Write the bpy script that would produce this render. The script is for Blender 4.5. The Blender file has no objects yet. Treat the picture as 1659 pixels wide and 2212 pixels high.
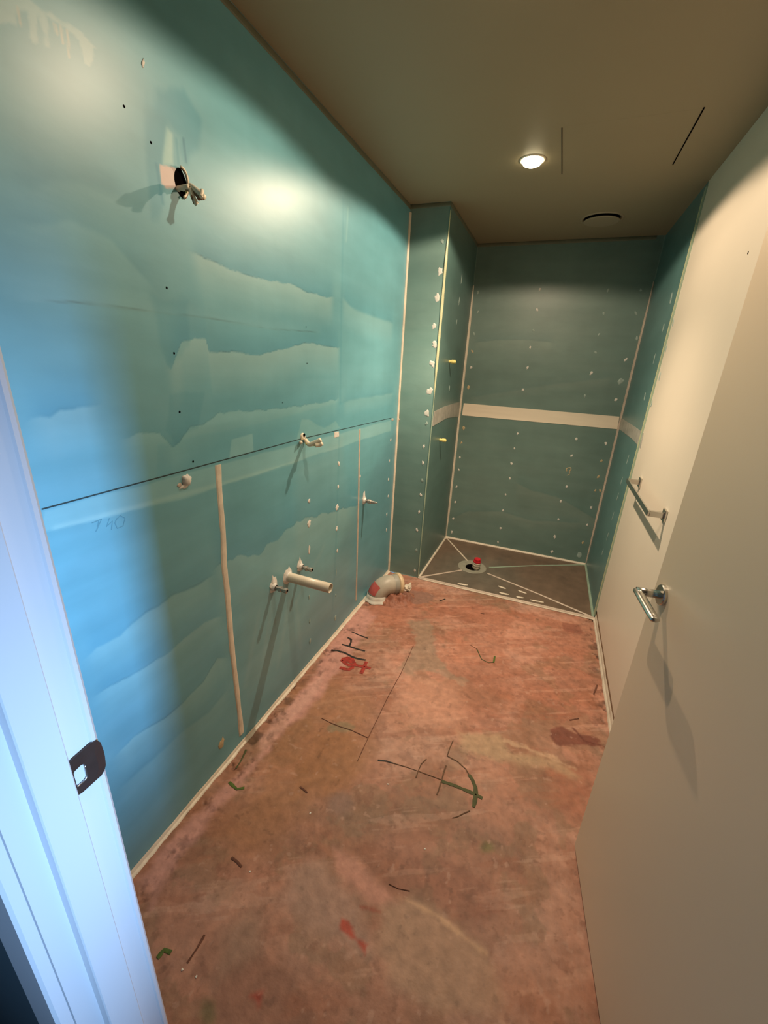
import bpy, bmesh, math, random
import numpy as np
from mathutils import Vector, Matrix, Euler

scene = bpy.context.scene
COL = scene.collection
# ------------------------------------------------------------------ camera
CAM = (0.9614, 0.0, 1.5308)
ROT = (1.2224, -0.0501, 0.3793)
FPX = 892.02                       # focal length in pixels of the 1659x2212 frame
cd = bpy.data.cameras.new('camera'); cam = bpy.data.objects.new('camera', cd); COL.objects.link(cam)
cam.location = CAM; cam.rotation_euler = ROT
cd.sensor_fit = 'VERTICAL'; cd.sensor_height = 24.0; cd.lens = 24.0*FPX/2212.0; cd.clip_start = 0.01
scene.camera = cam
# ------------------------------------------------------------------ exposure / world
scene.view_settings.view_transform = 'Standard'
scene.view_settings.look = 'None'
scene.view_settings.exposure = 0.5
scene.view_settings.gamma = 1.0
scene.view_settings.use_curve_mapping = False
w = bpy.data.worlds.new('sky'); scene.world = w; w.use_nodes = True
w.node_tree.nodes['Background'].inputs[0].default_value = (0.45, 0.66, 1.0, 1)
w.node_tree.nodes['Background'].inputs[1].default_value = 0.4
# ------------------------------------------------------------------ lights
LAMP_COL = (1.0, 0.755, 0.52)
LAMPS = [(0.700, 2.31), (0.72, 1.27)]
LAMP_W = [36.0, 25.0]; LAMP_CORE = [2.5, 0.12]
LAMP_Z = 2.405
def lamp_light(x, y, watts, core):
    for size, blend, k in ((161, .14, .80), (112, 1.0, core)):      # wide spill of the reflector and its stronger core
        l = bpy.data.lights.new('downlight_beam', 'SPOT'); l.energy = watts*k; l.color = LAMP_COL
        l.spot_size = math.radians(size); l.spot_blend = blend; l.shadow_soft_size = 0.016
        o = bpy.data.objects.new('downlight_beam', l); COL.objects.link(o); o.location = (x, y, LAMP_Z-0.038)
for (x, y), e, c in zip(LAMPS, LAMP_W, LAMP_CORE): lamp_light(x, y, e, c)
dl = bpy.data.lights.new('window_daylight', 'AREA'); dl.shape = 'RECTANGLE'; dl.size = 0.62; dl.size_y = 1.1
dl.energy = 3.7; dl.color = (0.34, 0.60, 1.0); dl.spread = math.radians(29)
do = bpy.data.objects.new('window_daylight', dl); COL.objects.link(do)
do.location = (3.12, -0.60, 1.14); do.rotation_euler = Vector((3.12,-1.05,.20)).to_track_quat('Z','Y').to_euler()   # daylight in the hall window, shines to -X
dl.size, dl.size_y = 0.16, 0.40
# ------------------------------------------------------------------ room dimensions
H = 2.4; YF = 0.247; YH = 0.121; YN = 2.7102; YB = 3.588; NW = 0.2427; W = 1.4648; YG = 2.7128
JL = 0.49; JR = 1.39; HEAD = 2.06
R = Euler(ROT, 'XYZ').to_matrix(); C0 = Vector(CAM)
def ray(u, v): return R @ Vector(((u-829.5)/FPX, -(v-1106)/FPX, -1.0))
def hitp(u, v, ax, val):           # where the line of sight of a photo point meets the real plane axis=val
    r = ray(u, v); t = (val-C0[ax])/r[ax]; return C0 + r*t
def PL(u, v, x=0.0): return hitp(u, v, 0, x)
def PR(u, v, x=W): return hitp(u, v, 0, x)
def PF(u, v, z=0.0): return hitp(u, v, 2, z)
def PY(u, v, y=YB): return hitp(u, v, 1, y)
def lin(r, g, b):
    f = lambda c: (c/255/12.92) if c/255 <= .04045 else ((c/255+.055)/1.055)**2.4
    return (f(r), f(g), f(b), 1.0)
# ------------------------------------------------------------------ materials
def mat(name, color, rough=0.5, metal=0.0, var=0.12, scale=14.0, bump=0.0, bscale=60.0, attr=None, emis=0.0, coat=0.0, color2=None, stretch=None, spec=0.5, aniso=None):
    m = bpy.data.materials.new(name); m.use_nodes = True
    nt = m.node_tree; n = nt.nodes; bs = n['Principled BSDF']
    bs.inputs['Roughness'].default_value = rough; bs.inputs['Metallic'].default_value = metal
    bs.inputs['Specular IOR Level'].default_value = spec
    if coat: bs.inputs['Coat Weight'].default_value = coat; bs.inputs['Coat Roughness'].default_value = 0.37
    tc = n.new('ShaderNodeTexCoord'); mp = n.new('ShaderNodeMapping'); nt.links.new(tc.outputs['Object'], mp.inputs[0])
    if stretch: mp.inputs['Scale'].default_value = stretch
    nz = n.new('ShaderNodeTexNoise'); nz.inputs['Scale'].default_value = scale; nz.inputs['Detail'].default_value = 6
    nt.links.new(mp.outputs[0], nz.inputs['Vector'])
    mr = n.new('ShaderNodeMapRange'); mr.inputs['From Min'].default_value = .3; mr.inputs['From Max'].default_value = .7
    nt.links.new(nz.outputs['Fac'], mr.inputs['Value'])
    mx = n.new('ShaderNodeMix'); mx.data_type = 'RGBA'; nt.links.new(mr.outputs[0], mx.inputs[0])
    if attr:
        at = n.new('ShaderNodeAttribute'); at.attribute_name = attr
        mx.blend_type = 'MULTIPLY'; mx.inputs[0].default_value = 1
        cr = n.new('ShaderNodeMapRange'); cr.inputs['From Min'].default_value = .25; cr.inputs['From Max'].default_value = .75
        cr.inputs['To Min'].default_value = 1-var; cr.inputs['To Max'].default_value = 1+var
        nt.links.new(nz.outputs['Fac'], cr.inputs['Value'])
        cb = n.new('ShaderNodeCombineColor')
        for i in range(3): nt.links.new(cr.outputs[0], cb.inputs[i])
        for l in list(mx.inputs[0].links): nt.links.remove(l)
        mx.inputs[0].default_value = 1
        nt.links.new(at.outputs['Color'], mx.inputs[6]); nt.links.new(cb.outputs[0], mx.inputs[7])
        mx.clamp_result = False
    else:
        c = color; c2 = color2 or tuple(v*(1-var) for v in c[:3])+(1,)
        mx.inputs[6].default_value = c; mx.inputs[7].default_value = c2
    nt.links.new(mx.outputs[2], bs.inputs['Base Color'])
    if bump:
        nb = n.new('ShaderNodeTexNoise'); nb.inputs['Scale'].default_value = bscale; nb.inputs['Detail'].default_value = 5
        nt.links.new(mp.outputs[0], nb.inputs['Vector'])
        bp = n.new('ShaderNodeBump'); bp.inputs['Strength'].default_value = 1.0; bp.inputs['Distance'].default_value = bump
        nt.links.new(nb.outputs['Fac'], bp.inputs['Height']); nt.links.new(bp.outputs[0], bs.inputs['Normal'])
    if emis:
        bs.inputs['Emission Color'].default_value = color; bs.inputs['Emission Strength'].default_value = emis
    return m
TEAL = (0.14, 0.39, 0.47)
M = {}
M['memb_left'] = mat('brushed_membrane_left', (1,1,1,1), rough=.48, coat=.72, spec=.3, attr='coat', var=.07, scale=5, bump=.0006, bscale=18, stretch=(1,1,2.2))
M['memb'] = mat('brushed_membrane', (1,1,1,1), rough=.45, coat=.4, attr='coat', var=.09, scale=5, bump=.0006, bscale=18, stretch=(1,1,2.2))
M['floor'] = mat('red_screed', (1,1,1,1), rough=.58, attr='coat', var=.22, scale=30, bump=.0022, bscale=46, spec=.4)
M['cream'] = mat('cream_paint', (.76,.69,.58,1), rough=.42, var=.02, scale=6, bump=.0003, bscale=9)
M['door'] = mat('door_satin_paint', (.80,.645,.475,1), rough=.36, var=.015, scale=4, bump=.0002, bscale=6)
M['ceiling'] = mat('ceiling_paint', (.36,.30,.20,1), rough=.55, var=.02, scale=4)
M['jamb'] = mat('white_gloss_paint', (.56,.56,.58,1), rough=.30, var=.015, scale=4, bump=.0002, bscale=8)
M['hall'] = mat('hall_dark_paint', (.055,.085,.10,1), rough=.5, var=.05)
M['hallgrey'] = mat('hall_grey_paint', (.22,.22,.22,1), rough=.6, var=.05)
M['hallfloor'] = mat('hall_floor_concrete', (.20,.19,.18,1), rough=.7, bump=.001)
M['bead'] = mat('cream_sealant', (.80,.72,.60,1), rough=.45, var=.22, scale=22, bump=.001, bscale=90)
M['beadpink'] = mat('aged_sealant', (.62,.52,.44,1), rough=.5, var=.25, scale=25, bump=.001, bscale=90)
M['beadgreen'] = mat('greenish_sealant', (.60,.62,.40,1), rough=.4, var=.25, scale=18, bump=.0008, bscale=80)
M['glassy'] = mat('pale_green_bead', (.34,.46,.36,1), rough=.25, var=.2, scale=10, bump=.0005)
M['filler'] = mat('white_filler', (.80,.78,.74,1), rough=.55, var=.2, scale=60, bump=.001, bscale=120)
M['fillerdim'] = mat('thin_filler', (.38,.50,.47,1), rough=.55, var=.3, scale=60, bump=.001, bscale=120)
M['fillergold'] = mat('sandy_filler', (.62,.50,.30,1), rough=.55, var=.3, scale=60, bump=.001, bscale=120)
M['tape'] = mat('joint_tape', (.86,.78,.64,1), rough=.55, var=.10, scale=6, bump=.0004, bscale=40, stretch=(.3,.3,4))
M['tapedim'] = mat('membraned_tape', (.46,.46,.42,1), rough=.5, var=.3, scale=22, bump=.0007)
M['black'] = mat('black_void', (.004,.003,.003,1), rough=.9, var=.1, spec=0.0)
M['ink'] = mat('black_marker_ink', (.012,.010,.009,1), rough=.6, var=.1)
M['redpaint'] = mat('red_spray_paint', (.42,.035,.022,1), rough=.6, var=.5, scale=55)
M['greenpaint'] = mat('green_marking_paint', (.075,.085,.022,1), rough=.7, var=.4, scale=40)
M['greenbright'] = mat('bright_green_paint', (.10,.17,.025,1), rough=.7, var=.5, scale=40)
M['brownink'] = mat('faded_brown_ink', (.15,.075,.035,1), rough=.7, var=.5, scale=60)
M['crack'] = mat('crack_dark', (.17,.065,.04,1), rough=.8, var=.5, scale=60)
M['pencil'] = mat('pencil_line', (.12,.33,.40,1), rough=.7, var=.3)
M['seam'] = mat('panel_seam', (.018,.05,.055,1), rough=.7, var=.3)
M['pipe'] = mat('cream_pipe_plastic', (.74,.68,.56,1), rough=.32, var=.06, scale=9)
M['pipegrey'] = mat('weathered_pipe_plastic', (.50,.47,.40,1), rough=.42, var=.25, scale=14, bump=.0004)
M['pipeband'] = mat('grey_pipe_band', (.36,.36,.32,1), rough=.45, var=.15)
M['collar'] = mat('ochre_collar_plastic', (.72,.56,.36,1), rough=.4, var=.15)
M['whitering'] = mat('white_rubber_flange', (.76,.76,.70,1), rough=.45, var=.12, bump=.0006)
M['redsticker'] = mat('red_sticker', (.60,.13,.12,1), rough=.5, var=.3, scale=30)
M['copper'] = mat('dirty_metal_fitting', (.55,.52,.48,1), rough=.35, metal=.7, var=.4, scale=60, bump=.0006, bscale=150)
M['nickel'] = mat('satin_nickel', (.62,.60,.56,1), rough=.24, metal=1.0, var=.08)
M['bronze'] = mat('dark_bronze_plate', (.085,.055,.045,1), rough=.28, metal=.55, var=.35, scale=22)
M['sheath'] = mat('cream_cable_sheath', (.88,.80,.64,1), rough=.4, var=.12)
M['brownwire'] = mat('brown_wire', (.30,.13,.05,1), rough=.4, var=.3)
M['greywire'] = mat('grey_conduit', (.16,.17,.14,1), rough=.45, var=.2)
M['ochre'] = mat('yellow_plug_plastic', (.85,.78,.28,1), rough=.4, var=.2, scale=50)
M['redcap'] = mat('red_plastic_cap', (.62,.02,.035,1), rough=.22, var=.25, scale=60)
M['clearplug'] = mat('ribbed_plug_body', (.62,.55,.46,1), rough=.3, var=.4, scale=90)
M['ringgrey'] = mat('grey_flange_membrane', (.33,.33,.27,1), rough=.5, var=.2, scale=30, bump=.0006)
M['basebrown'] = mat('shower_base_membrane', (1,1,1,1), rough=.42, attr='coat', var=.16, scale=12, bump=.0008, bscale=40)
M['gapbrown'] = mat('wall_foot_gap_shadow', (.30,.19,.11,1), rough=.7, var=.35, scale=20)
M['steel'] = mat('window_frame_paint', (.7,.7,.7,1), rough=.4)
M['vent'] = mat('vent_plastic', (.40,.34,.24,1), rough=.45, var=.02)
M['lens'] = mat('lamp_lens', (1.0,.86,.55,1), rough=.4, var=0.0, emis=9.0)
M['glow'] = mat('lamp_reflector', (.9,.82,.66,1), rough=.3, var=.02)
# ------------------------------------------------------------------ mesh helpers
def link(name, me, material, parent=None):
    o = bpy.data.objects.new(name, me); COL.objects.link(o)
    if material: me.materials.append(material)
    if parent: o.parent = parent
    return o
def obj(name, bm, material, parent=None, smooth=False, loc=None):
    """bm is in world coordinates; loc moves the origin there"""
    me = bpy.data.meshes.new(name)
    bmesh.ops.recalc_face_normals(bm, faces=bm.faces)
    off = Vector((0,0,0))
    if parent: off = base_of(parent)
    here = Vector(loc) if loc is not None else off
    bm.transform(Matrix.Translation(-here))
    bm.to_mesh(me); bm.free()
    if smooth:
        for p in me.polygons: p.use_smooth = True
    o = link(name, me, material, parent)
    o.location = here-off
    return o
def base_of(o):
    v = Vector(o.location)
    while o.parent: o = o.parent; v += Vector(o.location)
    return v
def thing(name, label, cat, loc, group=None):
    o = bpy.data.objects.new(name, None); COL.objects.link(o); o.location = loc; o.empty_display_size = .05
    o['label'] = label; o['category'] = cat
    if group: o['group'] = group
    return o
def tag(o, label, cat, group=None):
    o['label'] = label; o['category'] = cat
    if group: o['group'] = group
    return o
def struct(o, label=None):
    o['kind'] = 'structure'
    if label: o['label'] = label
    return o
def box(bm, x0, x1, y0, y1, z0, z1, bev=0.0):
    t = bmesh.new(); bmesh.ops.create_cube(t, size=1)
    bmesh.ops.scale(t, vec=(x1-x0, y1-y0, z1-z0), verts=t.verts)
    bmesh.ops.translate(t, vec=((x0+x1)/2, (y0+y1)/2, (z0+z1)/2), verts=t.verts)
    if bev: bmesh.ops.bevel(t, geom=t.edges[:], offset=bev, segments=2, affect='EDGES', profile=.6)
    merge(bm, t); return bm
def merge(bm, t):
    me = bpy.data.meshes.new('tmp'); t.to_mesh(me); t.free(); bm.from_mesh(me); bpy.data.meshes.remove(me)
def frame_of(d):
    d = Vector(d).normalized(); a = Vector((0,0,1)) if abs(d.z) < .9 else Vector((1,0,0))
    u = d.cross(a).normalized(); return u, d.cross(u).normalized()
def tube(bm, pts, rad, seg=16, cap=True, flat=1.0):
    """swept tube along pts; rad number or list; flat squashes second axis"""
    pts = [Vector(p) for p in pts]; n = len(pts)
    rad = rad if isinstance(rad, (list, tuple)) else [rad]*n
    rings = []; u = v = None
    for i, p in enumerate(pts):
        d = (pts[min(i+1, n-1)]-pts[max(i-1, 0)]).normalized()
        if u is None: u, v = frame_of(d)
        else:
            u = (u-d*u.dot(d)).normalized(); v = d.cross(u).normalized()
        rings.append([bm.verts.new(p+(u*math.cos(2*math.pi*k/seg)+v*math.sin(2*math.pi*k/seg)*flat)*rad[i]) for k in range(seg)])
    for a, b in zip(rings, rings[1:]):
        for k in range(seg): bm.faces.new((a[k], a[(k+1)%seg], b[(k+1)%seg], b[k]))
    if cap:
        bm.faces.new(rings[0][::-1]); bm.faces.new(rings[-1])
    return bm
def lathe(bm, origin, axis, prof, seg=32):
    """prof: list of (distance along axis, radius); closed at r=0 ends"""
    o = Vector(origin); d = Vector(axis).normalized(); u, v = frame_of(d); rings = []
    for h, r in prof:
        if r < 1e-6: rings.append([bm.verts.new(o+d*h)])
        else: rings.append([bm.verts.new(o+d*h+(u*math.cos(2*math.pi*k/seg)+v*math.sin(2*math.pi*k/seg))*r) for k in range(seg)])
    for a, b in zip(rings, rings[1:]):
        for k in range(seg):
            k2 = (k+1)%seg
            if len(a) == 1 and len(b) == 1: continue
            if len(a) == 1: bm.faces.new((a[0], b[k2], b[k]))
            elif len(b) == 1: bm.faces.new((a[k], a[k2], b[0]))
            else: bm.faces.new((a[k], a[k2], b[k2], b[k]))
    return bm
def bez(p0, p1, p2, p3, n=12):
    p0, p1, p2, p3 = map(Vector, (p0, p1, p2, p3))
    return [p0*(1-t)**3+p1*3*t*(1-t)**2+p2*3*t*t*(1-t)+p3*t**3 for t in [i/n for i in range(n+1)]]
def resample(pts, step):
    out = [Vector(pts[0])]
    for a, b in zip(pts, pts[1:]):
        a, b = Vector(a), Vector(b); n = max(1, int((b-a).length/step))
        for i in range(1, n+1): out.append(a.lerp(b, i/n))
    return out
def ribbon(pts, nrm, width, height, seed=0, rough=.25, step=.02, taper=0.0, prof=5, side=0.0):
    """raised strip on a plane with normal nrm: domed section, slightly uneven width. side shifts it sideways"""
    rnd = random.Random(seed); bm = bmesh.new(); nrm = Vector(nrm).normalized()
    pts = resample(pts, step); n = len(pts); rows = []; a = b = 0.0
    for i, p in enumerate(pts):
        d = (pts[min(i+1, n-1)]-pts[max(i-1, 0)]).normalized(); s = d.cross(nrm).normalized()
        a = a*.75+rnd.uniform(-1, 1)*.5; b = b*.75+rnd.uniform(-1, 1)*.5
        tt = i/max(1, n-1); wd = width*(1+rough*a*.8); 
        if taper: wd *= min(1, .25+min(tt, 1-tt)/taper)
        row = []
        for k in range(prof+1):
            q = -1+2*k/prof
            row.append(bm.verts.new(p+s*(q*wd/2+side+b*rough*width*.12)+nrm*(height*math.sqrt(max(0, 1-q*q))+.0003)))
        rows.append(row)
    for r0, r1 in zip(rows, rows[1:]):
        for k in range(prof): bm.faces.new((r0[k], r0[k+1], r1[k+1], r1[k]))
    bm.faces.new(rows[0]); bm.faces.new(rows[-1][::-1])
    return bm
def blob(c, nrm, up, ru, rv, h, seed=0, rough=.3, seg=12):
    """irregular dab of filler on a plane"""
    rnd = random.Random(seed); bm = bmesh.new(); nrm = Vector(nrm); up = Vector(up).normalized(); s = up.cross(nrm).normalized(); c = Vector(c)
    rr = [1+rnd.uniform(-rough, rough) for _ in range(seg)]
    rings = []
    for f, hh in ((1, .0), (.85, .6), (.5, .95)):
        rings.append([bm.verts.new(c+nrm*(h*hh+.0003)+s*math.cos(2*math.pi*k/seg)*ru*rr[k]*f+up*math.sin(2*math.pi*k/seg)*rv*rr[k]*f) for k in range(seg)])
    top = bm.verts.new(c+nrm*(h+.0003))
    for a, b in zip(rings, rings[1:]):
        for k in range(seg): bm.faces.new((a[k], a[(k+1)%seg], b[(k+1)%seg], b[k]))
    for k in range(seg): bm.faces.new((rings[-1][k], rings[-1][(k+1)%seg], top))
    return bm
def polyplate(pts, nrm, h):
    """flat plate with outline pts, raised h along nrm"""
    bm = bmesh.new(); nrm = Vector(nrm)
    lo = [bm.verts.new(Vector(p)+nrm*.0002) for p in pts]; hi = [bm.verts.new(Vector(p)+nrm*h) for p in pts]
    n = len(pts); bm.faces.new(hi)
    for k in range(n): bm.faces.new((lo[k], lo[(k+1)%n], hi[(k+1)%n], hi[k]))
    return bm
# ------------------------------------------------------------------ numpy painting of the hand-brushed coats (surface colour only)
def vnoise(x, y, seed):
    xi = np.floor(x).astype(np.int64); yi = np.floor(y).astype(np.int64); fx = x-xi; fy = y-yi
    fx = fx*fx*(3-2*fx); fy = fy*fy*(3-2*fy)
    def h(a, b):
        n = (a*374761393+b*668265263+seed*1442695041) & 0xffffffff
        n = ((n ^ (n >> 13))*1274126177) & 0xffffffff
        return ((n ^ (n >> 16)) & 0xffff)/65535.0
    return (h(xi, yi)*(1-fx)+h(xi+1, yi)*fx)*(1-fy)+(h(xi, yi+1)*(1-fx)+h(xi+1, yi+1)*fx)*fy
def fbm(x, y, s, octv=4, seed=0):
    t = 0; a = .5; tot = 0
    for k in range(octv):
        t = t+a*vnoise(x*s+17*k, y*s+31*k, seed+k*7); tot += a; s *= 2.03; a *= .55
    return t/tot*2-1
def sdist(px, py, poly, closed=True):
    P = np.array(poly); Q = np.roll(P, -1, 0)
    if not closed: P = P[:-1]; Q = Q[:-1]
    d = np.full(px.shape, 1e9); inside = np.zeros(px.shape, bool)
    for (ax, ay), (bx, by) in zip(P, Q):
        ex, ey = bx-ax, by-ay; L2 = ex*ex+ey*ey+1e-12
        t = np.clip(((px-ax)*ex+(py-ay)*ey)/L2, 0, 1)
        d = np.minimum(d, (px-ax-t*ex)**2+(py-ay-t*ey)**2)
        if closed:
            c = ((ay > py) != (by > py)) & (px < (bx-ax)*(py-ay)/(by-ay+1e-12)+ax); inside ^= c
    d = np.sqrt(d)
    return np.where(inside, -d, d) if closed else d
def sstep(a, b, x):
    t = np.clip((x-a)/(b-a), 0, 1); return t*t*(3-2*t)
class Canvas:
    def __init__(s, a0, a1, b0, b1, step, base):
        s.na = int(round((a1-a0)/step))+1; s.nb = int(round((b1-b0)/step))+1
        s.A, s.B = np.meshgrid(np.linspace(a0, a1, s.na), np.linspace(b0, b1, s.nb), indexing='xy')
        s.c = np.ones(s.A.shape+(3,))*np.array(base[:3]); s.h = np.zeros(s.A.shape); s.proj = None
    def to(s, pts): return [s.proj(*p) for p in pts]
    def win(s, pts, m):
        p = np.array(pts); 
        ia = np.searchsorted(s.A[0], [p[:,0].min()-m, p[:,0].max()+m]); ib = np.searchsorted(s.B[:,0], [p[:,1].min()-m, p[:,1].max()+m])
        return (slice(max(0, ib[0]), ib[1]), slice(max(0, ia[0]), ia[1]))
    def mask(s, pts, soft, amp=0.0, sc=12, seed=0, closed=True, wid=0.0, sy=1.0):
        m = abs(amp)+soft+wid+.02; sl = s.win(pts, m); a, b = s.A[sl], s.B[sl]
        if a.size == 0: return sl, np.zeros(a.shape)
        d = sdist(a, b, pts, closed)-wid
        if amp: d = d+amp*fbm(a, b*sy, sc, 4, seed)
        return sl, 1-sstep(-soft, soft, d)
    def fill(s, px, col, alpha=1.0, soft=.01, amp=.02, sc=12, seed=0, closed=True, wid=0.0, mul=False, world=False, sy=1.0):
        if seed >= 110 and not mul: alpha = min(.95, alpha*1.3)
        pts = px if world else s.to(px)
        sl, m = s.mask(pts, soft, amp, sc, seed, closed, wid, sy); m = (m*alpha)[..., None]
        if m.size == 0: return
        tgt = s.c[sl]*np.array(col[:3]) if mul else np.array(col[:3])
        s.c[sl] = s.c[sl]*(1-m)+tgt*m
    def ell(s, u, v, ru, rv, col, alpha=1.0, soft=.02, amp=.03, sc=10, seed=0, ang=0, mul=False):
        ca, sa = math.cos(ang), math.sin(ang)
        pts = [(u+ru*math.cos(t)*ca-rv*math.sin(t)*sa, v+ru*math.cos(t)*sa+rv*math.sin(t)*ca) for t in [2*math.pi*k/14 for k in range(14)]]
        s.fill(pts, col, alpha, soft, amp, sc, seed, mul=mul)
    def edge(s, px, below, above, reach=.10, crisp=.004, amp=.018, sc=14, seed=0, line=.8, sy=1.0):
        """brush-coat edge: along the line the coat steps from 'above' tint to 'below' tint, both fading over reach"""
        pts = s.to(px); sl = s.win(pts, reach+abs(amp)+.02); a, b = s.A[sl], s.B[sl]
        if a.size == 0: return
        P = sorted(pts); xs = [p[0] for p in P]; ys = [p[1] for p in P]
        e = np.interp(a, xs, ys)+amp*fbm(a, b*.2, sc, 5, seed)
        d = b-e
        endf = sstep(0, 1, np.minimum((a-xs[0])/.06, (xs[-1]-a)/.06))
        up = sstep(-crisp, crisp, d)*np.clip(1-d/reach, 0, 1)*endf
        dn = (1-sstep(-crisp, crisp, d))*np.clip(1+d/reach, 0, 1)*endf
        s.c[sl] = s.c[sl]*(1+up[..., None]*(np.array(above)-1))*(1+dn[..., None]*(np.array(below)-1))
        ln = np.exp(-((d-crisp)/(crisp*.9))**2)*endf*np.clip(.4+fbm(a, b, 9, 3, seed+5)*1.5, 0, 1)
        s.c[sl] = s.c[sl]*(1-(1-line)*ln[..., None])
    def build(s, name, place, back, material, thick):
        """place(a,b,h)->xyz arrays ; back: vector for the thickness"""
        X, Y, Z = place(s.A, s.B, s.h); co = np.stack([X, Y, Z], -1).reshape(-1, 3).astype(np.float32)
        na, nb = s.na, s.nb; i = np.arange(na*nb).reshape(nb, na)
        q = np.stack([i[:-1, :-1], i[:-1, 1:], i[1:, 1:], i[1:, :-1]], -1).reshape(-1, 4)
        n0 = len(co); corners = [i[0, 0], i[0, -1], i[-1, -1], i[-1, 0]]
        # thickness: a back plane and the four rims
        bc = co[corners]+np.array(back)*thick
        co = np.vstack([co, bc]).astype(np.float32)
        me = bpy.data.meshes.new(name)
        rims = [list(i[0, :])+[n0+1, n0], list(i[:, -1])+[n0+2, n0+1], list(i[-1, ::-1])+[n0+3, n0+2], list(i[::-1, 0])+[n0, n0+3]]
        extra = rims+[[n0+3, n0+2, n0+1, n0]]
        loops = np.concatenate([q.ravel()]+[np.array(e) for e in extra]); tot = [4]*len(q)+[len(e) for e in extra]
        starts = np.concatenate([[0], np.cumsum(tot)[:-1]])
        me.vertices.add(len(co)); me.vertices.foreach_set('co', co.ravel())
        me.loops.add(len(loops)); me.loops.foreach_set('vertex_index', loops.astype(np.int32))
        me.polygons.add(len(tot)); me.polygons.foreach_set('loop_start', starts.astype(np.int32))
        me.update(calc_edges=True); me.validate()
        at = me.color_attributes.new('coat', 'FLOAT_COLOR', 'POINT')
        cc = np.ones((len(co), 4), np.float32); cc[:n0, :3] = np.clip(s.c, 0, 1).reshape(-1, 3); cc[n0:, :3] = cc[:n0, :3].mean(0)
        at.data.foreach_set('color', cc.ravel())
        return link(name, me, material)
def brushy(cv, seed, amt=.10, base=1.0):
    """overall uneven coverage of a rolled and brushed coat"""
    n1 = fbm(cv.A, cv.B*1.6, 2.2, 4, seed); n2 = fbm(cv.A*.6, cv.B*7, 3.0, 4, seed+3); n3 = fbm(cv.A*7, cv.B*.7, 3.0, 3, seed+8)
    f = (1+amt*n1+amt*.5*n2+amt*.25*n3)*base
    cv.c *= f[..., None]
    cv.c[..., 0] *= (1+.5*amt*n1+.3*amt*n2)
# ================================================================== STRUCTURE
# ---- left wall (plane x=0, canvas a=y, b=z)
T = np.array(TEAL)
cv = Canvas(YF, YN, 0.0, H, .004, T)
cv.proj = lambda u, v: (PL(u, v).y, PL(u, v).z)
brushy(cv, 3, .13)
LT = (1.75, 1.22, 1.10); LT2 = (1.42, 1.13, 1.06); DK = (.72, .86, .93); DK2 = (.82, .92, .96)
cv.fill([(395,120),(560,180),(660,290),(720,360),(745,470),(735,640),(660,640),(560,600),(440,560),(380,640),(345,500),(345,250)], (1.12,1.05,1.03), .8, .05, .04, 6, 4, mul=True)
cv.edge([(0,470),(60,480),(150,475),(240,520),(300,590),(350,640)], (1.12,1.06,1.04), DK2, .12, .008, .012, 10, 12, .96)
cv.edge([(0,380),(80,400),(180,395),(290,430)], (1.2,1.08,1.05), (.85,.93,.96), .10, .012, .012, 9, 13, .95)
cv.edge([(400,540),(440,560),(545,598),(620,612),(665,633),(725,645)], LT, DK, .12, .002, .008, 22, 11, .72)
cv.edge([(0,652),(180,657),(450,690),(590,712),(700,720)], (1.08,1.04,1.02), (1.25,1.10,1.06), .05, .0025, .003, 6, 15, .62)
cv.edge([(345,765),(370,800),(392,740),(420,732),(445,735),(452,762),(500,760),(560,768),(620,752),(660,740),(705,748),(738,752)], LT, DK, .13, .002, .007, 30, 21, .68)
cv.edge([(40,925),(70,905),(110,905),(130,890),(170,880),(230,868)], LT2, DK, .10, .004, .010, 14, 22, .85)
cv.edge([(250,960),(300,930),(345,935),(372,965),(385,955),(410,925),(445,912),(470,895),(520,888),(575,885),(640,878),(690,872),(735,860)], (1.45,1.2,1.12), (.80,.92,.96), .09, .002, .009, 26, 23, .85)
cv.edge([(735,640),(760,665),(800,680),(852,700)], LT2, DK2, .12, .01, .01, 9, 24, .95)
cv.edge([(738,870),(780,860),(852,850)], LT2, DK2, .08, .008, .008, 10, 25, .95)
# lower sheet
cv.edge([(455,1235),(480,1212),(520,1200),(560,1200),(575,1180),(600,1165),(630,1135),(660,1120),(720,1105),(780,1090)], (1.42,1.12,1.04), DK, .22, .003, .014, 24, 31, .80)
cv.edge([(170,1440),(210,1400),(260,1375),(320,1320),(380,1285),(430,1262),(470,1240)], (1.4,1.15,1.06), (.80,.92,.97), .12, .004, .012, 14, 32, .82)
cv.edge([(185,1510),(240,1480),(300,1450),(350,1420),(400,1380),(440,1345),(490,1330)], (1.35,1.14,1.06), (.80,.92,.97), .10, .003, .010, 16, 33, .78)
cv.edge([(235,1650),(290,1590),(350,1555),(400,1515),(440,1470),(470,1420),(500,1425)], (1.4,1.15,1.06), (.80,.92,.97), .12, .003, .010, 14, 34, .75)
cv.edge([(245,1720),(310,1660),(400,1575),(450,1540),(500,1480)], (1.25,1.1,1.05), (.88,.95,.98), .10, .008, .010, 10, 35, .95)
cv.fill([(640,1000),(735,960),(770,1180),(740,1300),(600,1440),(540,1500),(520,1300),(640,1180)], (1.25,1.0,.93), .7, .06, .05, 5, 36, mul=True)
cv.fill([(855,915),(880,915),(840,1228),(770,1300),(640,1500),(560,1560),(700,1250)], (.85,.80,.82), .8, .06, .03, 5, 37, mul=True)
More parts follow.
